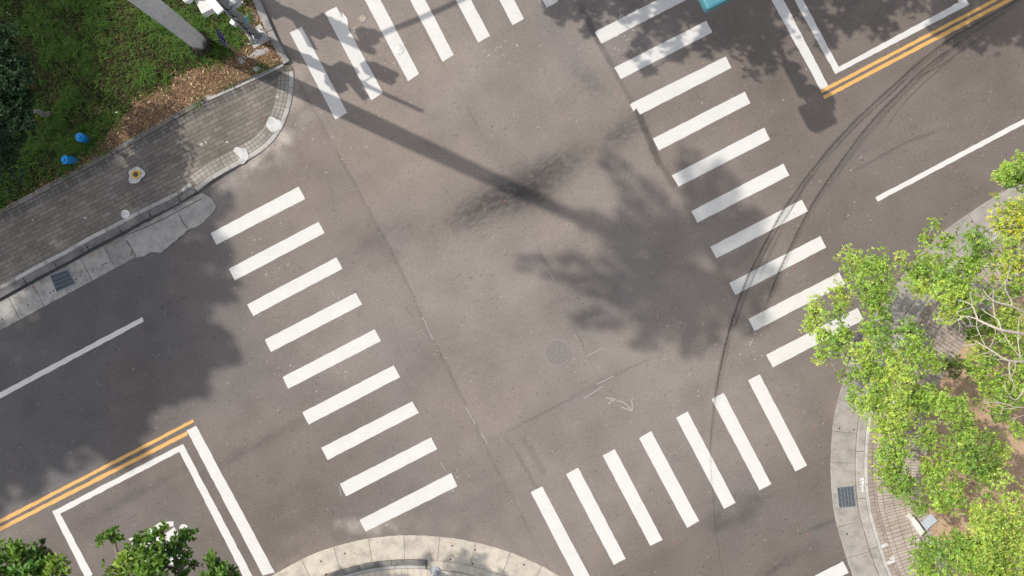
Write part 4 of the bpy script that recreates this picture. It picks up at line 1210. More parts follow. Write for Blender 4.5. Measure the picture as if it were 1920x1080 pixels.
# bare tree
def bt(x, y): return (1680 + x / 6, 540 + y / 6)
BARE = [([(1990, 640), bt(1440, 515), bt(1200, 480), bt(1050, 420), bt(920, 360)], .055, .035), ([bt(920, 360), bt(900, 300), bt(860, 190), bt(780, 155), bt(700, 140)], .032, .012), ([bt(860, 190), bt(845, 110), bt(845, 30)], .018, .008),
        ([bt(910, 350), bt(840, 325), bt(760, 315), bt(690, 360), bt(630, 410)], .024, .008), ([bt(1180, 465), bt(1160, 370), bt(1110, 330), bt(1000, 270), bt(960, 230)], .028, .008), ([bt(1110, 330), bt(1095, 200), bt(1090, 80), bt(1100, 20)], .022, .008),
        ([(1990, 618), bt(1440, 275), bt(1300, 195), bt(1180, 175), bt(1090, 140), bt(1000, 60), bt(980, 10)], .042, .010), ([bt(1300, 190), bt(1305, 140), bt(1240, 50), bt(1225, -30), (1890, 515), (1896, 495)], .026, .008),
        ([(1980, 682), bt(1440, 830), bt(1280, 825), bt(1200, 790), bt(1090, 710), bt(950, 630), bt(880, 590)], .05, .012), ([bt(900, 625), bt(830, 645), bt(740, 655)], .014, .006), ([bt(1275, 830), bt(1270, 950), bt(1330, 1080), (1905, 735)], .024, .010),
        ([bt(1410, 800), bt(1350, 720), bt(1270, 620), bt(1230, 530)], .02, .008), ([bt(1400, 800), bt(1370, 600), bt(1375, 400), bt(1390, 320)], .02, .008), ([bt(1050, 670), bt(1100, 600), bt(1120, 500)], .016, .006), ([bt(1000, 640), bt(940, 520), bt(910, 440)], .014, .006),
        ([bt(910, 350), bt(905, 450), bt(940, 520)], .014, .007), ([bt(1100, 715), bt(1000, 730), bt(880, 770)], .010, .005), ([bt(1230, 810), bt(1120, 800), bt(1040, 770)], .010, .005), ([bt(860, 215), bt(780, 235), bt(680, 275)], .012, .005),
        ([(1940, 690), (1915, 740), (1903, 753), (1887, 735), (1884, 715)], .026, .008), ([(1935, 762), (1905, 765), (1870, 752), (1845, 757)], .022, .007), ([(1905, 765), (1880, 768), (1862, 745)], .014, .006), ([(1940, 772), (1915, 780), (1890, 788)], .016, .006),
        ([bt(1350, 830), bt(1340, 920), bt(1300, 1000)], .014, .006), ([bt(1440, 740), bt(1380, 780), bt(1340, 830)], .012, .006), ([bt(1180, 470), bt(1240, 560), bt(1280, 640)], .012, .006), ([bt(800, 320), bt(830, 380), bt(850, 430)], .010, .004),
        ([bt(760, 315), bt(720, 330), bt(700, 380)], .008, .004), ([bt(1090, 140), bt(1030, 130), bt(960, 90)], .012, .005), ([bt(1180, 175), bt(1250, 165), bt(1290, 130)], .010, .005)]
mb = MB(); mb.col = (.50, .43, .37)
br = np.random.default_rng(5)
for pts, ra, rb in BARE:
    P3 = []
    for i, (x, y) in enumerate(pts):
        z = 4.6 + .25 * math.sin(x * .021) + .2 * math.sin(y * .03) - .010 * max(0, x - 1900) * .6
        P3.append(W(x, y, z))
    P3 = chaikin(P3, 2); mb.tube(P3, np.linspace(ra, rb, len(P3)) * .78, 6)
    for k in range(2):
        i = br.integers(len(P3) // 3, len(P3)); a = P3[i]; d = br.normal(0, 1, 3) * np.array([1, 1, .3]); d /= np.linalg.norm(d); L = br.uniform(.12, .4)
        mb.tube([a, a + d * L * .5 + br.normal(0, .03, 3), a + d * L], [.007, .005, .003], 4, cap=False)
jt = W(1985, 655, 3.9); bs = np.array([*G(1975, 690), .05])
mb.tube([bs, bs + (jt - bs) * .5 + np.array([.05, .1, 0]), jt], [.13, .11, .085], 10)
for p in ((1990, 640), (1990, 618), (1980, 682), (1940, 690), (1935, 762), (1940, 772)):
    z = 4.6 + .25 * math.sin(p[0] * .021) + .2 * math.sin(p[1] * .03) - .010 * max(0, p[0] - 1900) * .6
    q = W(*p, z); mb.tube(chaikin([jt, (jt + q) / 2 + np.array([0, 0, .15]), q], 1), [.07, .065, .06, .055, .05, .045], 7)
mb.build('bare_tree', BARK, smooth=True, label='leafless tree with pale bare branches at the right edge', cat='tree')

# ------------------------------------------------------------------ palm
pb = np.array([*G(381, 86), .10]); ph = 17.9
palm = empty('palm_tree', pb, 'tall palm with a smooth ringed grey trunk on the verge beside the signal pole', 'palm tree')
mb = MB()
zs = np.r_[np.linspace(0, 1, 10)[:-1], np.linspace(1, ph, 60)]
rads = .225 + .03 * np.exp(-zs / .25) + .035 * np.exp(-((zs - 5.5) / 3) ** 2) - .07 * sstep(9, 17.5, zs)
rads = rads * (1 + .012 * np.sin(zs * 21))
mb.col = (.60, .59, .57)
mb.tube([pb + np.array([.03 * math.sin(z * .3), .03 * math.cos(z * .25) - .03, z - .05]) for z in zs], rads, 28)
cols = mb.c[0]; V = mb.v[0]
dk = 1 - sstep(.35, .75, V[:, 2] - .1 + .12 * np.sin(np.arctan2(V[:, 1] - pb[1], V[:, 0] - pb[0]) * 5))
mb.c[0] = cols * (1 - dk[:, None] * np.array([.80, .83, .85]))
mb.build('trunk', PALM, palm, smooth=True)
mb = MB(); rr = np.random.default_rng(6)
mb.col = (.07, .055, .045)
for i in range(150):
    a = rr.random() * 6.28; p = pb + np.array([math.cos(a) * .22, math.sin(a) * .22, .30]); q = pb + np.array([math.cos(a) * rr.uniform(.30, .46), math.sin(a) * rr.uniform(.30, .46), .0])
    mb.tube([p, (p + q) / 2 + np.array([0, 0, .04]), q], [.016, .013, .008], 4)
mb.build('root', BARK, palm)
mb = MB(); mb.col = (.10, .17, .05)
mb.tube([pb + np.array([0, 0, z]) for z in (ph - .1, ph + .4, ph + 1.0, ph + 1.5)], [.15, .19, .14, .06], 14); mb.build('crownshaft', LEAF_DARK, palm, smooth=True)
FR = [(1128, 288, -.8), (1158, 385, -.3), (1065, 398, -1.2), (962, 492, -1.3), (1058, 535, -.6), (1074, 606, -.8), (1190, 655, -.6), (1290, 668, -.2), (1285, 268, -.5), (1352, 300, .0), (1425, 395, .3),
      (1455, 520, .3), (1425, 622, .1), (1330, 560, .9), (1235, 590, .4)]
Vl = []; Cl = []; mbr = MB(); mbr.col = (.12, .17, .05)
for k, (dx, dy, dz) in enumerate(FR):
    r0 = pb + np.array([0, 0, ph + .7]); zt = r0[2] + dz
    g_ = G(dx, dy) - SDIR * zt / TAN                    # stands where its shade falls
    tip = np.array([g_[0], g_[1], zt]); hor = tip - r0; hor[2] = 0
    ctl = r0 + hor * .5 + np.array([0, 0, 1.1 + .25 * dz])
    t = np.linspace(0, 1, 22)[:, None]
    cur = (1 - t) ** 2 * r0 + 2 * t * (1 - t) * ctl + t * t * tip
    mbr.tube(cur, np.linspace(.035, .008, 22), 5)
    tn = np.gradient(cur, axis=0); tn /= np.linalg.norm(tn, axis=1)[:, None]
    m = 150; tt = rr.uniform(.14, .99, m); ix = tt * 21; i0 = ix.astype(int).clip(0, 20); f = (ix - i0)[:, None]
    p = cur[i0] * (1 - f) + cur[i0 + 1] * f; tg = tn[i0]
    sd = np.cross(tg, [0, 0, 1.0]); sd /= np.linalg.norm(sd, axis=1)[:, None]; sg = np.where(np.arange(m) % 2 == 0, 1, -1)[:, None]
    d = sd * sg + tg * .55 + np.array([0, 0, -.1]) + rr.normal(0, .28, (m, 3)); d /= np.linalg.norm(d, axis=1)[:, None]
    L = .80 * np.sin(np.pi * np.clip(tt * .85 + .12, 0, 1)) ** .6 * rr.uniform(.8, 1.1, m)
    V, C_ = leaf_arrays(p, d, np.tile([0, 0, 1.0], (m, 1)) + rr.normal(0, .3, (m, 3)), L, np.full(m, .11), np.tile([.05, .10, .02], (m, 1)) * rr.uniform(.7, 1.2, (m, 1)))
    Vl.append(V); Cl.append(C_)
Vl = np.concatenate(Vl); Cl = np.concatenate(Cl); o = np.arange(len(Vl)) * 5
F = np.concatenate([np.column_stack([o, o + 4, o + 2, o + 1]), np.column_stack([o, o + 3, o + 2, o + 4])])
fr = fast_mesh('crown', Vl.reshape(-1, 3), F, Cl.reshape(-1, 3), LEAF_DARK, palm)
mbr.build('frond_stem', LEAF_DARK, fr)

# ------------------------------------------------------------------ signal pole on the verge corner
GREY = (.20, .21, .215); LGREY = (.62, .63, .63); WHT = (.78, .78, .77); TEAL = (.07, .24, .28); BLK = (.02, .02, .022)
sp = np.array([*G(487, 70), .12])
pole = empty('signal_pole', sp, 'grey steel signal pole with pale boxes strapped to it on a concrete footing', 'signal pole')
Rf = frame_from((.86, .5))
mb = MB(); mb.box(sp + np.array([-.03, -.01, .0]), (.52, .54, .10), Rf, (.44, .42, .37)); mb.build('footing', CONC, pole, bevel=.012)
mb = MB(); mb.box(sp + np.array([.02, .0, .065]), (.34, .34, .025), Rf, (.50, .51, .53))
for a, b in ((-1, -1), (1, -1), (-1, 1), (1, 1)):
    mb.lathe([(.022, .0), (.022, .045), (.012, .05), (.012, .075)], sp + Rf @ np.array([a * .13, b * .13, .078]) + np.array([.02, 0, 0]), 8, col=(.3, .3, .31))
for a in range(4):
    R4 = Rf @ rotz(a * math.pi / 2)
    mb.add([sp + R4 @ np.array(q) + np.array([.02, 0, 0]) for q in ((.10, -.006, .078), (.17, -.006, .078), (.10, -.006, .25), (.10, .006, .078), (.17, .006, .078), (.10, .006, .25))], [(0, 1, 2), (3, 5, 4), (0, 2, 5, 3), (1, 4, 5, 2)], (.45, .46, .48))
mb.build('base_plate', STEEL, pole)
mb = MB(); mb.col = GREY
mb.tube([sp + np.array([0, 0, z]) for z in (.07, 1.2, 2.4, 3.6, 3.95)], [.105, .102, .098, .094, .09], 12)
mb.tube([sp + np.array([0, 0, z]) for z in (3.95, 4.0, 5.2, 6.1)], [.09, .062, .058, .055], 12)
mb.build('pole', STEEL, pole, smooth=True)
for q, rr_, tp_ in (((-.135, -.06), .032, 3.6), ((-.10, -.135), .028, 3.4)):
    c = sp + np.array([*q, 0]); mb = MB(); mb.col = (.27, .28, .285)
    mb.tube([c + np.array([-.08, -.10, .05]), c + np.array([-.03, -.04, .16]), c + np.array([0, 0, .35]), c + np.array([0, 0, 1.5]), c + np.array([.02, .02, tp_])], rr_, 8); mb.build('conduit', STEEL, pole, smooth=True)
for z in (.62, 1.2, 1.72, 2.35, 3.0):
    mb = MB(); mb.col = BLK; mb.lathe([(.098, -.006), (.107, -.005), (.107, .005), (.098, .006)], sp + np.array([-.015, -.012, z]), 16); mb.build('strap', PLASTIC, pole)


def head(parent, name, c, size, R, body, nl=0, face=(1, 0, 0), vis=.16, bevel=.015, lens=None):
    """a signal housing: body with hooded lenses on one face (local +x), stacked along local z or y"""
    mb = MB(); mb.box(c, size, R, body); o = mb.build(name, PLASTIC, parent, bevel=bevel)
    c = np.asarray(c, float); axis = 2 if size[2] > size[1] else 1
    for i in range(nl):
        off = np.zeros(3); off[0] = size[0] / 2; off[axis] = (i - (nl - 1) / 2) * size[axis] / nl
        p = c + R @ off; r = min(size[1 if axis == 2 else 2], size[axis] / nl) * .40
        n = 14; ts_ = np.linspace(-.25 * math.pi, 1.25 * math.pi, n)
        inner_ = [p + R @ np.array([0, r * math.cos(t), r * math.sin(t)]) for t in ts_]
        outer_ = [p + R @ np.array([vis * (.55 + .45 * math.sin(max(0, min(math.pi, t)))), r * math.cos(t), r * math.sin(t)]) for t in ts_]
        in2 = [p + R @ np.array([0, r * .93 * math.cos(t), r * .93 * math.sin(t)]) for t in ts_]
        out2 = [p + R @ np.array([vis * (.55 + .45 * math.sin(max(0, min(math.pi, t)))), r * .93 * math.cos(t), r * .93 * math.sin(t)]) for t in ts_]
        m2 = MB(); m2.add(inner_ + outer_ + in2 + out2, [(j, j + 1, n + j + 1, n + j) for j in range(n - 1)] + [(2 * n + j, 3 * n + j, 3 * n + j + 1, 2 * n + j + 1) for j in range(n - 1)] + [(n + j, n + j + 1, 3 * n + j + 1, 3 * n + j) for j in range(n - 1)], body)
        m2.build('visor', PLASTIC, o)
        m3 = MB(); Rl = R @ np.array([[0, 0, 1], [0, 1, 0], [-1, 0, 0]])
        m3.lathe([(r * .92, .0), (r * .8, .02), (r * .4, .035), (.001, .04)], p, 16, Rl, (lens or [(.25, .02, .02), (.25, .16, .02), (.02, .2, .1)])[i % 3]); m3.build('lens', PLASTIC, o)
    return o


def Rv(px_dir):  # local x along a photo direction
    return frame_from((px_dir[0], -px_dir[1]))


# white flat housing over the pole, pale box under it, white camera dome
d1 = (22.5, 26.5); Ra = Rv(d1)
end = W(413.5, 22.3, 4.02); cen = end - Ra @ np.array([.42, 0, .05])
head(pole, 'flat_housing', cen, (.84, .205, .10), Ra, WHT, bevel=.02)
cb = W(380.5, 6, 3.72); Rb = Rv((12, 24)); cb = cb - np.array([0, 0, .17]) - Rb @ np.array([.02, 0, 0])
head(pole, 'control_box', cb, (.50, .30, .34), Rb, (.60, .59, .56), bevel=.012)
cd = W(352, -4, 3.8)
mb = MB(); mb.lathe([(.001, -.16), (.09, -.14), (.135, -.06), (.14, .04), (.11, .11), (.05, .145), (.001, .15)], cd, 18, col=WHT); mb.build('camera_dome', PLASTIC, pole, smooth=True)
h2 = W(436, -30, 4.0); head(pole, 'signal_head', h2 + np.array([.12, .02, -.1]), (.22, .34, 1.0), Rv((.885, -.466)), (.55, .56, .56), 3)
h3 = W(424, -14, 3.7); head(pole, 'signal_head', h3 + np.array([-.02, -.02, -.55]), (.16, .34, .66), Rv((.466, .885)), (.55, .56, .56), 2)
mb = MB(); mb.col = GREY
for q in (cen, cb, cd, h2 + np.array([.12, .02, -.1])):
    a = np.array([sp[0], sp[1], q[2]]); mb.tube([a, q], .022, 6)
mb.build('bracket', STEEL, pole)
pbx = W(437, 39, 1.85); mb = MB(); mb.box(pbx - np.array([0, 0, .12]), (.15, .20, .24), Rv((1, .55)), (.82, .80, .76)); mb.build('button_box', PLASTIC, pole, bevel=.02)
yb = W(449.5, 42, 1.75); mb = MB(); mb.box(yb, (.07, .085, .06), Rv((1, .8)), (.72, .42, .03)); mb.build('yellow_tag', PLASTIC, pole, bevel=.006)
tb = W(459, 36, 1.8); mb = MB(); mb.lathe([(.001, -.14), (.07, -.13), (.085, -.05), (.085, .03), (.06, .075), (.001, .085)], tb, 16, col=(.09, .36, .40)); mb.build('signal_cap', PLASTIC, pole, smooth=True)
mb = MB(); mb.col = GREY; mb.tube([np.array([sp[0], sp[1], 1.73]), pbx - np.array([0, 0, .12])], .02, 6); mb.tube([np.array([sp[0], sp[1], 1.72]), tb - np.array([0, 0, .05])], .02, 6); mb.build('bracket', STEEL, pole)

# mast arm pole just outside the top edge, its shadow crosses the first bars
s2 = np.array([*G(424, -28), .12])
mast = empty('mast_arm_pole', s2, 'grey mast arm pole beyond the top edge whose shadow crosses the top zebra bars', 'signal pole')
mb = MB(); mb.col = GREY; mb.tube([s2 + np.array([0, 0, z]) for z in (0, 1, 3, 5.3, 5.5)], [.16, .155, .14, .12, .10], 14); mb.build('pole', STEEL, mast, smooth=True)
mb = MB(); mb.col = GREY
at = s2 + np.array([0, 0, 4.95])
mb.tube(chaikin([at, at + np.array([*U, 0]) * .7 + np.array([0, 0, .03]), at + np.array([*U, 0]) * 2.5 + np.array([0, 0, .35]), at + np.array([*U, 0]) * 7.5 + np.array([0, 0, .55])], 2), np.linspace(.085, .05, 25)[:len(chaikin([0 * at] * 4, 2))], 10); mb.build('arm', STEEL, mast, smooth=True)
head(mast, 'control_box', s2 + np.array([.05, -.1, 1.35]), (.34, .42, .9), frame_from(U), (.5, .51, .51))
head(mast, 'control_box', s2 + np.array([.0, -.14, 3.1]), (.26, .34, .9), frame_from(U), (.5, .51, .51))
head(mast, 'signal_head', s2 + np.array([.02, .2, 3.9]), (.26, .36, 1.0), frame_from(-Vd), (.5, .51, .51), 3)
pl = s2 + np.array([.20, -.35, 2.55]); mb = MB(); mb.box(pl, (1.3, .03, .34), frame_from(Vd), (.05, .22, .12)); mb.build('street_sign', PLASTIC, mast)
head(mast, 'signal_head', at + np.array([*U, 0]) * .55 + np.array([0, -.1, -.3]), (.28, .36, .5), frame_from(U), (.5, .51, .51), 1)

# teal signals on a mast arm from the top corner
s3 = np.array([*G(1118, -178), .1])
sig = empty('mast_arm_signal', s3, 'teal traffic signals on a mast arm peeking over the top edge above the crossing', 'traffic signal')
mb = MB(); mb.col = TEAL; mb.tube([s3 + np.array([0, 0, z]) for z in (0, 1, 3, 5.6, 6.1)], [.15, .14, .12, .10, .09], 14); mb.build('pole', STEEL, sig, smooth=True)
def sh2w(x, y, z):   # ground shadow pixel -> point at height z
    g = G(x, y) - SDIR * z / TAN; return np.array([g[0], g[1], z])
a0 = s3 + np.array([0, 0, 5.75]); a1 = sh2w(1466, 100, 5.8); a2 = sh2w(1512, 185, 5.85)
mb = MB(); mb.col = TEAL; mb.tube([a0, a1, a2 + (a2 - a1) * .3], [.08, .06, .05], 10); mb.build('arm', STEEL, sig, smooth=True)
dirA = (a2 - a1)[:2]; RA = frame_from(dirA)
Rm = RA @ rotz(math.pi / 2)
head(sig, 'signal_head', sh2w(1494, 150, 5.7), (.22, 1.15, .36), Rm, TEAL, 3, vis=.12, bevel=.04)
cl = sh2w(1533, 216, 5.55)
head(sig, 'signal_head', cl, (.78, .74, .36), RA, TEAL, 0, vis=.2, bevel=.07)
head(sig, 'signal_head', cl + RA @ np.array([-.50, .30, .0]), (.36, .34, .9), RA, TEAL, 2, vis=.2, bevel=.08)
# barrel hood nearest the crossing
bc = W(1347, -15, 5.75); ax_ = np.array([*U, 0])
mb = MB(); mb.col = (.14, .35, .40)
Rl = np.column_stack([[-U[1], U[0], 0], [0, 0, 1], [U[0], U[1], 0]])
mb.lathe([(.001, -.24), (.135, -.24), (.15, -.225), (.15, .10), (.13, .12), (.11, .12), (.11, .22), (.001, .22)], bc - np.array([0, 0, .12]), 28, Rl); mb.build('barrel_hood', PLASTIC, sig, smooth=False)
mb = MB(); mb.col = TEAL; mb.tube([bc - np.array([0, 0, .1]), cl], .05, 8); mb.build('bracket', STEEL, sig)

# ------------------------------------------------------------------ blue street sign on the thin post
sb = np.array([*G(472, 123), .12])
sign = empty('street_sign', sb, 'dark blue sign with white writing on a thin rusty leaning post', 'sign')
D0 = W(420.3, 78.8, 2.62); A0 = W(412, 52.5, 3.28)
ptop = W(414, 73, 2.9)
mb = MB(); mb.col = (.27, .18, .12); mb.tube([sb + np.array([0, 0, -.05]), sb * .5 + ptop * .5, ptop + (ptop - sb) * .1], [.032, .03, .028], 10); mb.build('post', BARK, sign, smooth=True)
mb = MB(); rs = np.random.default_rng(3); mb.col = (.20, .13, .08)
bp_ = blob(476, 124, 8, 77); mb.prism([G(*q) for q in bp_], .11, .16); mb.build('footing', CONC_DIRTY, sign)
wv = np.array([8.5, -27.0, 0]); wv /= np.linalg.norm(wv); nv_ = np.array([-wv[1], wv[0], 0]); nv_ = nv_ if nv_[0] > 0 else -nv_
hw = .40; c00 = W(421.5, 78.5, 2.62)
Rs = np.column_stack([wv, -nv_, [0, 0, 1]])
pc = ptop + nv_ * .05 + wv * .02; pc[2] = 2.98
mb = MB(); mb.box(pc, (hw, .012, .66), Rs, (.008, .014, .10)); ENAMEL = attr_mat('sign_enamel', .85, .08, 8, .08, bump=0)
mb.build('plate', ENAMEL, sign, bevel=.004)
mb = MB(); fc = pc + nv_ * .009


def stroke(a, b, w=.022):
    a, b = np.array(a), np.array(b); d = b - a; L = np.linalg.norm(d); d /= L; n = np.array([-d[1], d[0]]) * w / 2
    q = [a + n, b + n, b - n, a - n]
    mb.add([fc + wv * x + np.array([0, 0, 1.0]) * y for x, y in q], [(0, 1, 2, 3)], (.50, .51, .54))


for row in range(3):
    y0 = .20 - row * .20
    for cx_ in (-.09, .09):
        for k in range(2): stroke((cx_ - .05, y0 - k * .045 + rs.uniform(-.01, .01)), (cx_ + .05, y0 - k * .045 + rs.uniform(-.01, .015)), .013)
        stroke((cx_ + rs.uniform(-.02, .02), y0 + .045), (cx_ + rs.uniform(-.02, .02), y0 - .075), .013)
        stroke((cx_ - .02, y0 - .04), (cx_ - .06, y0 - .085), .013); stroke((cx_ + .015, y0 - .04), (cx_ + .06, y0 - .085), .013)
for x in (-.187, .187): stroke((x, -.31), (x, .31), .012)
for y in (-.315, .315): stroke((-.19, y), (.19, y), .012)
mb.build('writing', ENAMEL, sign)

# ------------------------------------------------------------------ blue pipe stubs
def pipe_stub(px, py, tilt, h, label):
    g = np.array([*G(px, py), .10])
    e = empty('pipe_stub', g, label, 'pipe', 'blue plastic stubs in the grass')
    ax_ = np.array([*tilt, 1.0]); ax_ /= np.linalg.norm(ax_); x = np.cross([0, 1, 0], ax_); x /= np.linalg.norm(x); R = np.column_stack([x, np.cross(ax_, x), ax_])
    mb = MB(); mb.col = (.012, .19, .46); mb.lathe([(.118, -.05), (.118, h * .75), (.124, h * .76), (.124, h * .80)], g, 28, R); mb.build('body', PLASTIC, e, smooth=False)
    mb = MB(); mb.col = (.010, .25, .62); mb.lathe([(.126, h * .79), (.130, h * .82), (.130, h * .93), (.120, h * .97), (.07, h * 1.0), (.066, h * 1.0), (.064, h * 1.13), (.055, h * 1.16), (.001, h * 1.165)], g, 28, R); mb.build('cap', PLASTIC, e, smooth=False)


pipe_stub(166, 263.5, (-.10, .06), .42, 'upright blue plastic stub with a capped top in the grass')
pipe_stub(143, 302, (-.62, -.03), .34, 'tilted blue plastic stub leaning over beside the brick pavement')

# ------------------------------------------------------------------ covers and grates
def grate(px4, nb, nc, label, z=.016):
    P = np.array([G(*q) for q in px4]); c = P.mean(0)
    e = empty('drain_grate', (*c, z), label, 'drain grate', 'drain grates in the gutters')
    a, b, c_, d = P
    mb = MB(); mb.poly(P, z + .0005, (.03, .032, .036)); mb.build('pit', IRON, e)
    mb = MB(); mb.col = (.20, .225, .25)
    for i in range(nb + 1):
        t = i / nb; p, q = a + (b - a) * t, d + (c_ - d) * t
        mb.tube([(*p, z + .012), (*q, z + .012)], .0085 if 0 < i < nb else .014, 4)
    for i in range(nc + 1):
        t = i / nc; p, q = a + (d - a) * t, b + (c_ - b) * t
        mb.tube([(*p, z + .013), (*q, z + .013)], .008 if 0 < i < nc else .014, 4)
    mb.build('bars', IRON, e)
    mb = MB()
    for p, q in ((a, b), (b, c_), (c_, d), (d, a)):
        dd = (q - p) / np.linalg.norm(q - p); n_ = np.array([dd[1], -dd[0]]) * .035
        if (p + n_ - P.mean(0)) @ n_ < 0: n_ = -n_
        mb.prism([p - dd * .0, q + dd * .0, q + n_ + dd * .03, p + n_ - dd * .03], z - .01, z + .012, (.38, .365, .34))
    mb.build('frame', CONC, e)


grate([(95, 517), (128.3, 505), (141.7, 531.5), (107.3, 547)], 12, 4, 'dark steel drain grate in the left gutter')
grate([(1569, 914), (1600, 911), (1604, 949), (1573, 951.5)], 5, 16, 'steel drain grate in the right gutter beside the white paint writing')
grate([(1703, 512), (1727, 487), (1748, 503), (1724, 530)], 12, 5, 'steel drain grate half hidden under leaves in the upper right gutter')


def cover(px, py, rpx, label, col, rim, name='manhole_cover', z=.0, tex=True, mat=IRON, cat='manhole cover', group=None, inner=.945):
    g = np.array([*G(px, py), z]); r = rpx / PPM
    e = empty(name, g, label, cat, group)
    mb = MB(); mb.lathe([(r, -.02), (r, .012), (r * inner, .012), (r * (inner - .005), .004)], g, 40, col=rim); mb.build('rim', mat, e)
    mb = MB(); mb.lathe([(r * (inner - .02), .0), (r * (inner - .02), .007), (r * (inner - .045), .008)], g, 40, col=col)
    if tex:
        rr2 = np.random.default_rng(int(px)); n_ = int(r * 30)
        for i in range(-n_, n_ + 1):
            for j in range(-n_, n_ + 1):
                x, y = i * r / n_ * .95, j * r / n_ * .95
                if math.hypot(x, y) > r * .84 or rr2.random() < .25 or math.hypot(x, y) < r * .14: continue
                a = rr2.choice([0, 1])
                p = g + rotz(.48) @ np.array([x, y, .008]); s_ = (r / n_ * .62, r / n_ * .26, .007) if a else (r / n_ * .26, r / n_ * .62, .007)
                mb.box(p, s_, rotz(.48), tuple(np.array(col) * rr2.uniform(.75, 1.7)))
    mb.build('lid', mat, e)


cover(1045, 661, 25, 'large round cast iron manhole cover in the middle of the junction', (.183, .162, .150), (.255, .23, .215))
cover(1388, 681.5, 10, 'small round asphalt coloured cover near the end of the right crossing', (.185, .160, .138), (.25, .215, .185), name='valve_cover', tex=False, cat='valve cover')
cover(680, 35, 6.5, 'small rusty white valve cover between two top zebra bars', (.33, .28, .22), (.40, .37, .34), name='valve_cover', tex=False, cat='valve cover', z=.002)
cover(748, 93, 10, 'round cover painted white inside the third top zebra bar', (.66, .65, .62), (.60, .585, .56), name='valve_cover', tex=False, cat='valve cover', mat=CONC)
zc_ = float(zcorner(*G(258, 329)))
cover(258, 328, 8.2, 'yellow ring valve cover set in cement on the brick pavement', (.10, .085, .05), (.66, .40, .06), name='valve_cover', inner=.62, z=zc_ + .012, tex=False, cat='valve cover')
ear = MB(); g = G(265, 325); ear.lathe([(.05, 0), (.05, .014), (.03, .018)], (*g, zc_ + .012), 14, col=(.60, .38, .07))
ob = [o for o in bpy.data.objects if o.name.startswith('valve_cover') and o.get('label', '').startswith('yellow')][0]
ear.build('hinge', IRON, ob)
cover(238, 402, 8, 'whitewashed round valve cover near the left kerb', (.60, .59, .57), (.72, .71, .69), name='valve_cover', inner=.8, z=.122, tex=False, mat=CONC, cat='valve cover')

# bollard on the bottom corner
g = np.array([*G(816, 1071), .03])
bol = empty('bollard', g, 'grey steel bollard on the bottom corner pavement', 'bollard')
mb = MB(); mb.col = (.33, .36, .38); mb.lathe([(.15, 0), (.15, .03), (.135, .045), (.10, .05)], g, 24); mb.build('flange', STEEL, bol)
mb = MB(); mb.col = (.48, .51, .53); mb.lathe([(.075, .04), (.075, .85), (.06, .90), (.03, .93), (.001, .935)], g, 24); mb.build('post', STEEL, bol, smooth=False)

# ------------------------------------------------------------------ odds and ends
def lump(name, px, py, rx, ry, h, z, colr, seed, label, cat, mat=CONC, rot=0.0, group=None):
    r = np.random.default_rng(seed); n, m = 16, 6
    g = G(px, py); V = []; F = []
    for j in range(m):
        f = j / (m - 1); rr_ = math.cos(f * math.pi / 2) ** .6
        for i in range(n):
            t = i / n * 6.2832; q = 1 + .22 * math.sin(2 * t + seed) + .15 * math.sin(5 * t + seed * 2) + r.normal(0, .05)
            x, y = rx / PPM * rr_ * q * math.cos(t), ry / PPM * rr_ * q * math.sin(t)
            c, s_ = math.cos(rot), math.sin(rot)
            V.append((g[0] + x * c - y * s_, g[1] + x * s_ + y * c, z + h * math.sin(f * math.pi / 2) + r.normal(0, h * .05)))
    for j in range(m - 1):
        for i in range(n): F.append((j * n + i, j * n + (i + 1) % n, (j + 1) * n + (i + 1) % n, (j + 1) * n + i))
    F.append(tuple((m - 1) * n + i for i in range(n)))
    mb = MB(); mb.add(V, F, colr); return mb.build(name, mat, label=label, cat=cat, group=group)


lump('cement_spill', 488, 101, 19, 7.5, .035, .115, (.40, .39, .375), 3, 'long pale cement spill across the brown mulch', 'cement spill', rot=math.radians(30))
lump('cement_spill', 457, 113, 10, 7, .03, .115, (.36, .36, .365), 5, 'short grey cement spill at the foot of the blue sign post', 'cement spill', rot=-.3)
lump('cement_lump', 483, 131, 8, 6, .06, .115, (.50, .49, .46), 7, 'rounded white cement lump near the kerb edging', 'cement lump')
lump('cement_lump', 469, 85, 2.6, 2.2, .05, .115, (.7, .7, .7), 8, 'tiny white scrap left of the signal pole footing', 'litter')
lump('cement_lump', 475, 52, 3.2, 2.4, .05, .115, (.72, .72, .72), 9, 'small white scrap above the signal pole footing', 'litter')
lump('plastic_scrap', 456, 7, 3.2, 2.5, .05, .115, (.75, .75, .76), 10, 'crumpled white scrap in the grass near the top edge', 'litter', PLASTIC)
lump('plastic_scrap', 223, 213, 2.4, 2.0, .04, .14, (.75, .77, .8), 12, 'small white scrap lying alone in the middle of the grass', 'litter', PLASTIC)
lump('red_brick_rubble', 474, 33, 13, 17, .02, .11, (.34, .25, .19), 14, 'patch of reddish dirt rubble beside the pole by the kerb', 'rubble')

# planter blocks and sheets under the right trees
def block(name, p, q, w, h, z, colr, label, cat, mat=CONC, parent=None):
    P = np.array([G(*a) for a in rect_line(p, q, w)]); mb = MB(); mb.prism(jag(P, .012, .15, 4), z - .02, z + h, colr); return mb.build(name, mat, parent, bevel=.012, label=label, cat=cat)


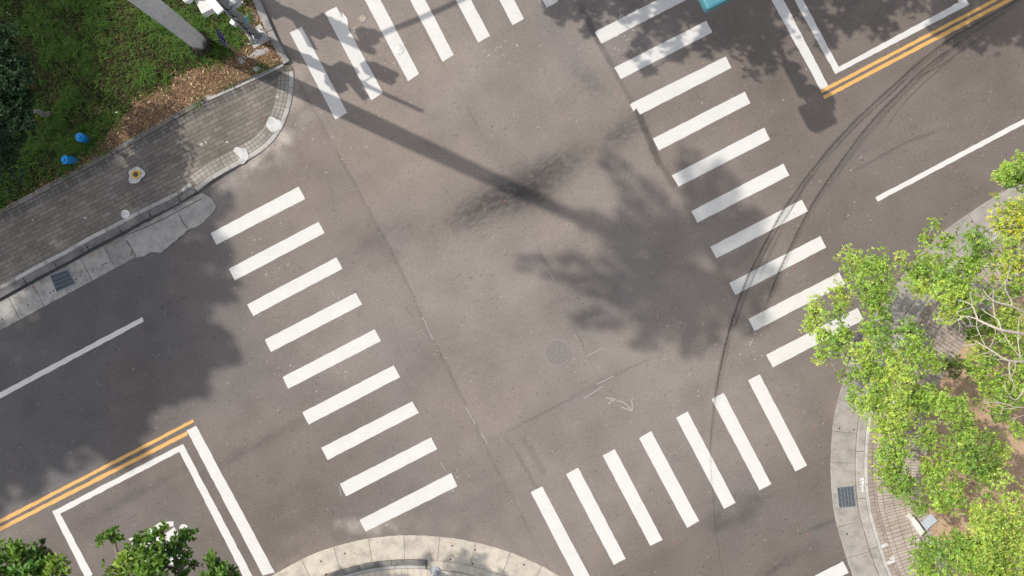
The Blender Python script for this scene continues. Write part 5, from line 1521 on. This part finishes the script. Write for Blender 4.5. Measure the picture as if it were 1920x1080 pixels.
block('planter_block', (1699, 963), (1722, 997), 10, .22, .08, (.72, .68, .62), 'white concrete block edging the soil bed', 'concrete block')
block('planter_block', (1712, 1007), (1740, 1040), 9, .2, .08, (.66, .60, .53), 'pale concrete block half under leaves at the bottom right', 'concrete block')
block('planter_block', (1738, 810), (1727, 850), 9, .12, .09, (.55, .49, .42), 'weathered edging block left of the soil patch', 'concrete block')
block('metal_sheet', (1727, 985), (1748, 968), 17, .05, .13, (.45, .50, .53), 'grey blue sheet behind the white block', 'sheet', STEEL)
block('metal_sheet', (1778, 1008), (1812, 1030), 9, .06, .30, (.48, .53, .60), 'narrow blue grey sheet showing between leaves near the bottom', 'sheet', STEEL)
block('metal_sheet', (1888, 1074), (1920, 1092), 14, .06, .30, (.40, .45, .50), 'blue grey sheet in the bottom right corner', 'sheet', STEEL)
block('paper_scrap', (1652, 745), (1674, 750), 8, .02, .09, (.80, .81, .82), 'white scrap on the paving under the leaves', 'litter', PLASTIC)

# ------------------------------------------------------------------ light, sky, camera
w = bpy.data.worlds.new('World'); scene.world = w; w.use_nodes = True
nt = w.node_tree; bg = nt.nodes['Background']; sky = nt.nodes.new('ShaderNodeTexSky'); sky.sky_type = 'NISHITA'; sky.sun_disc = False
az = math.atan2(-SDIR[0], -SDIR[1])
sky.sun_elevation = math.radians(SUN_EL); sky.sun_rotation = az
sky.air_density = 1.0; sky.dust_density = 2.5; sky.ozone_density = 1.0
hs = nt.nodes.new('ShaderNodeHueSaturation'); hs.inputs['Saturation'].default_value = .5
nt.links.new(sky.outputs[0], hs.inputs['Color']); nt.links.new(hs.outputs[0], bg.inputs[0]); bg.inputs[1].default_value = .15
ld = bpy.data.lights.new('sun', 'SUN'); ld.energy = 3.0; ld.angle = math.radians(.7); ld.color = (1.0, .945, .87)
lo = bpy.data.objects.new('sun', ld); COL.objects.link(lo)
sd = Vector((SDIR[0] * math.cos(math.radians(SUN_EL)), SDIR[1] * math.cos(math.radians(SUN_EL)), -math.sin(math.radians(SUN_EL))))
lo.rotation_euler = sd.to_track_quat('-Z', 'Y').to_euler(); lo.location = (-20, 10, 30)

cd_ = bpy.data.cameras.new('camera'); cam = bpy.data.objects.new('camera', cd_); COL.objects.link(cam)
cam.location = (0, 0, H); cam.rotation_euler = (0, 0, 0)
cd_.sensor_width = 36; cd_.lens = 36 * H / 30.0; cd_.clip_end = 2000; cd_.clip_start = .1
scene.camera = cam
vs_ = scene.view_settings; scene.display_settings.display_device = 'sRGB'
vs_.view_transform = 'Standard'; vs_.look = 'None'; vs_.exposure = .3; vs_.gamma = 1.0; vs_.use_curve_mapping = False
scene.cycles.max_bounces = 6; scene.cycles.transparent_max_bounces = 8
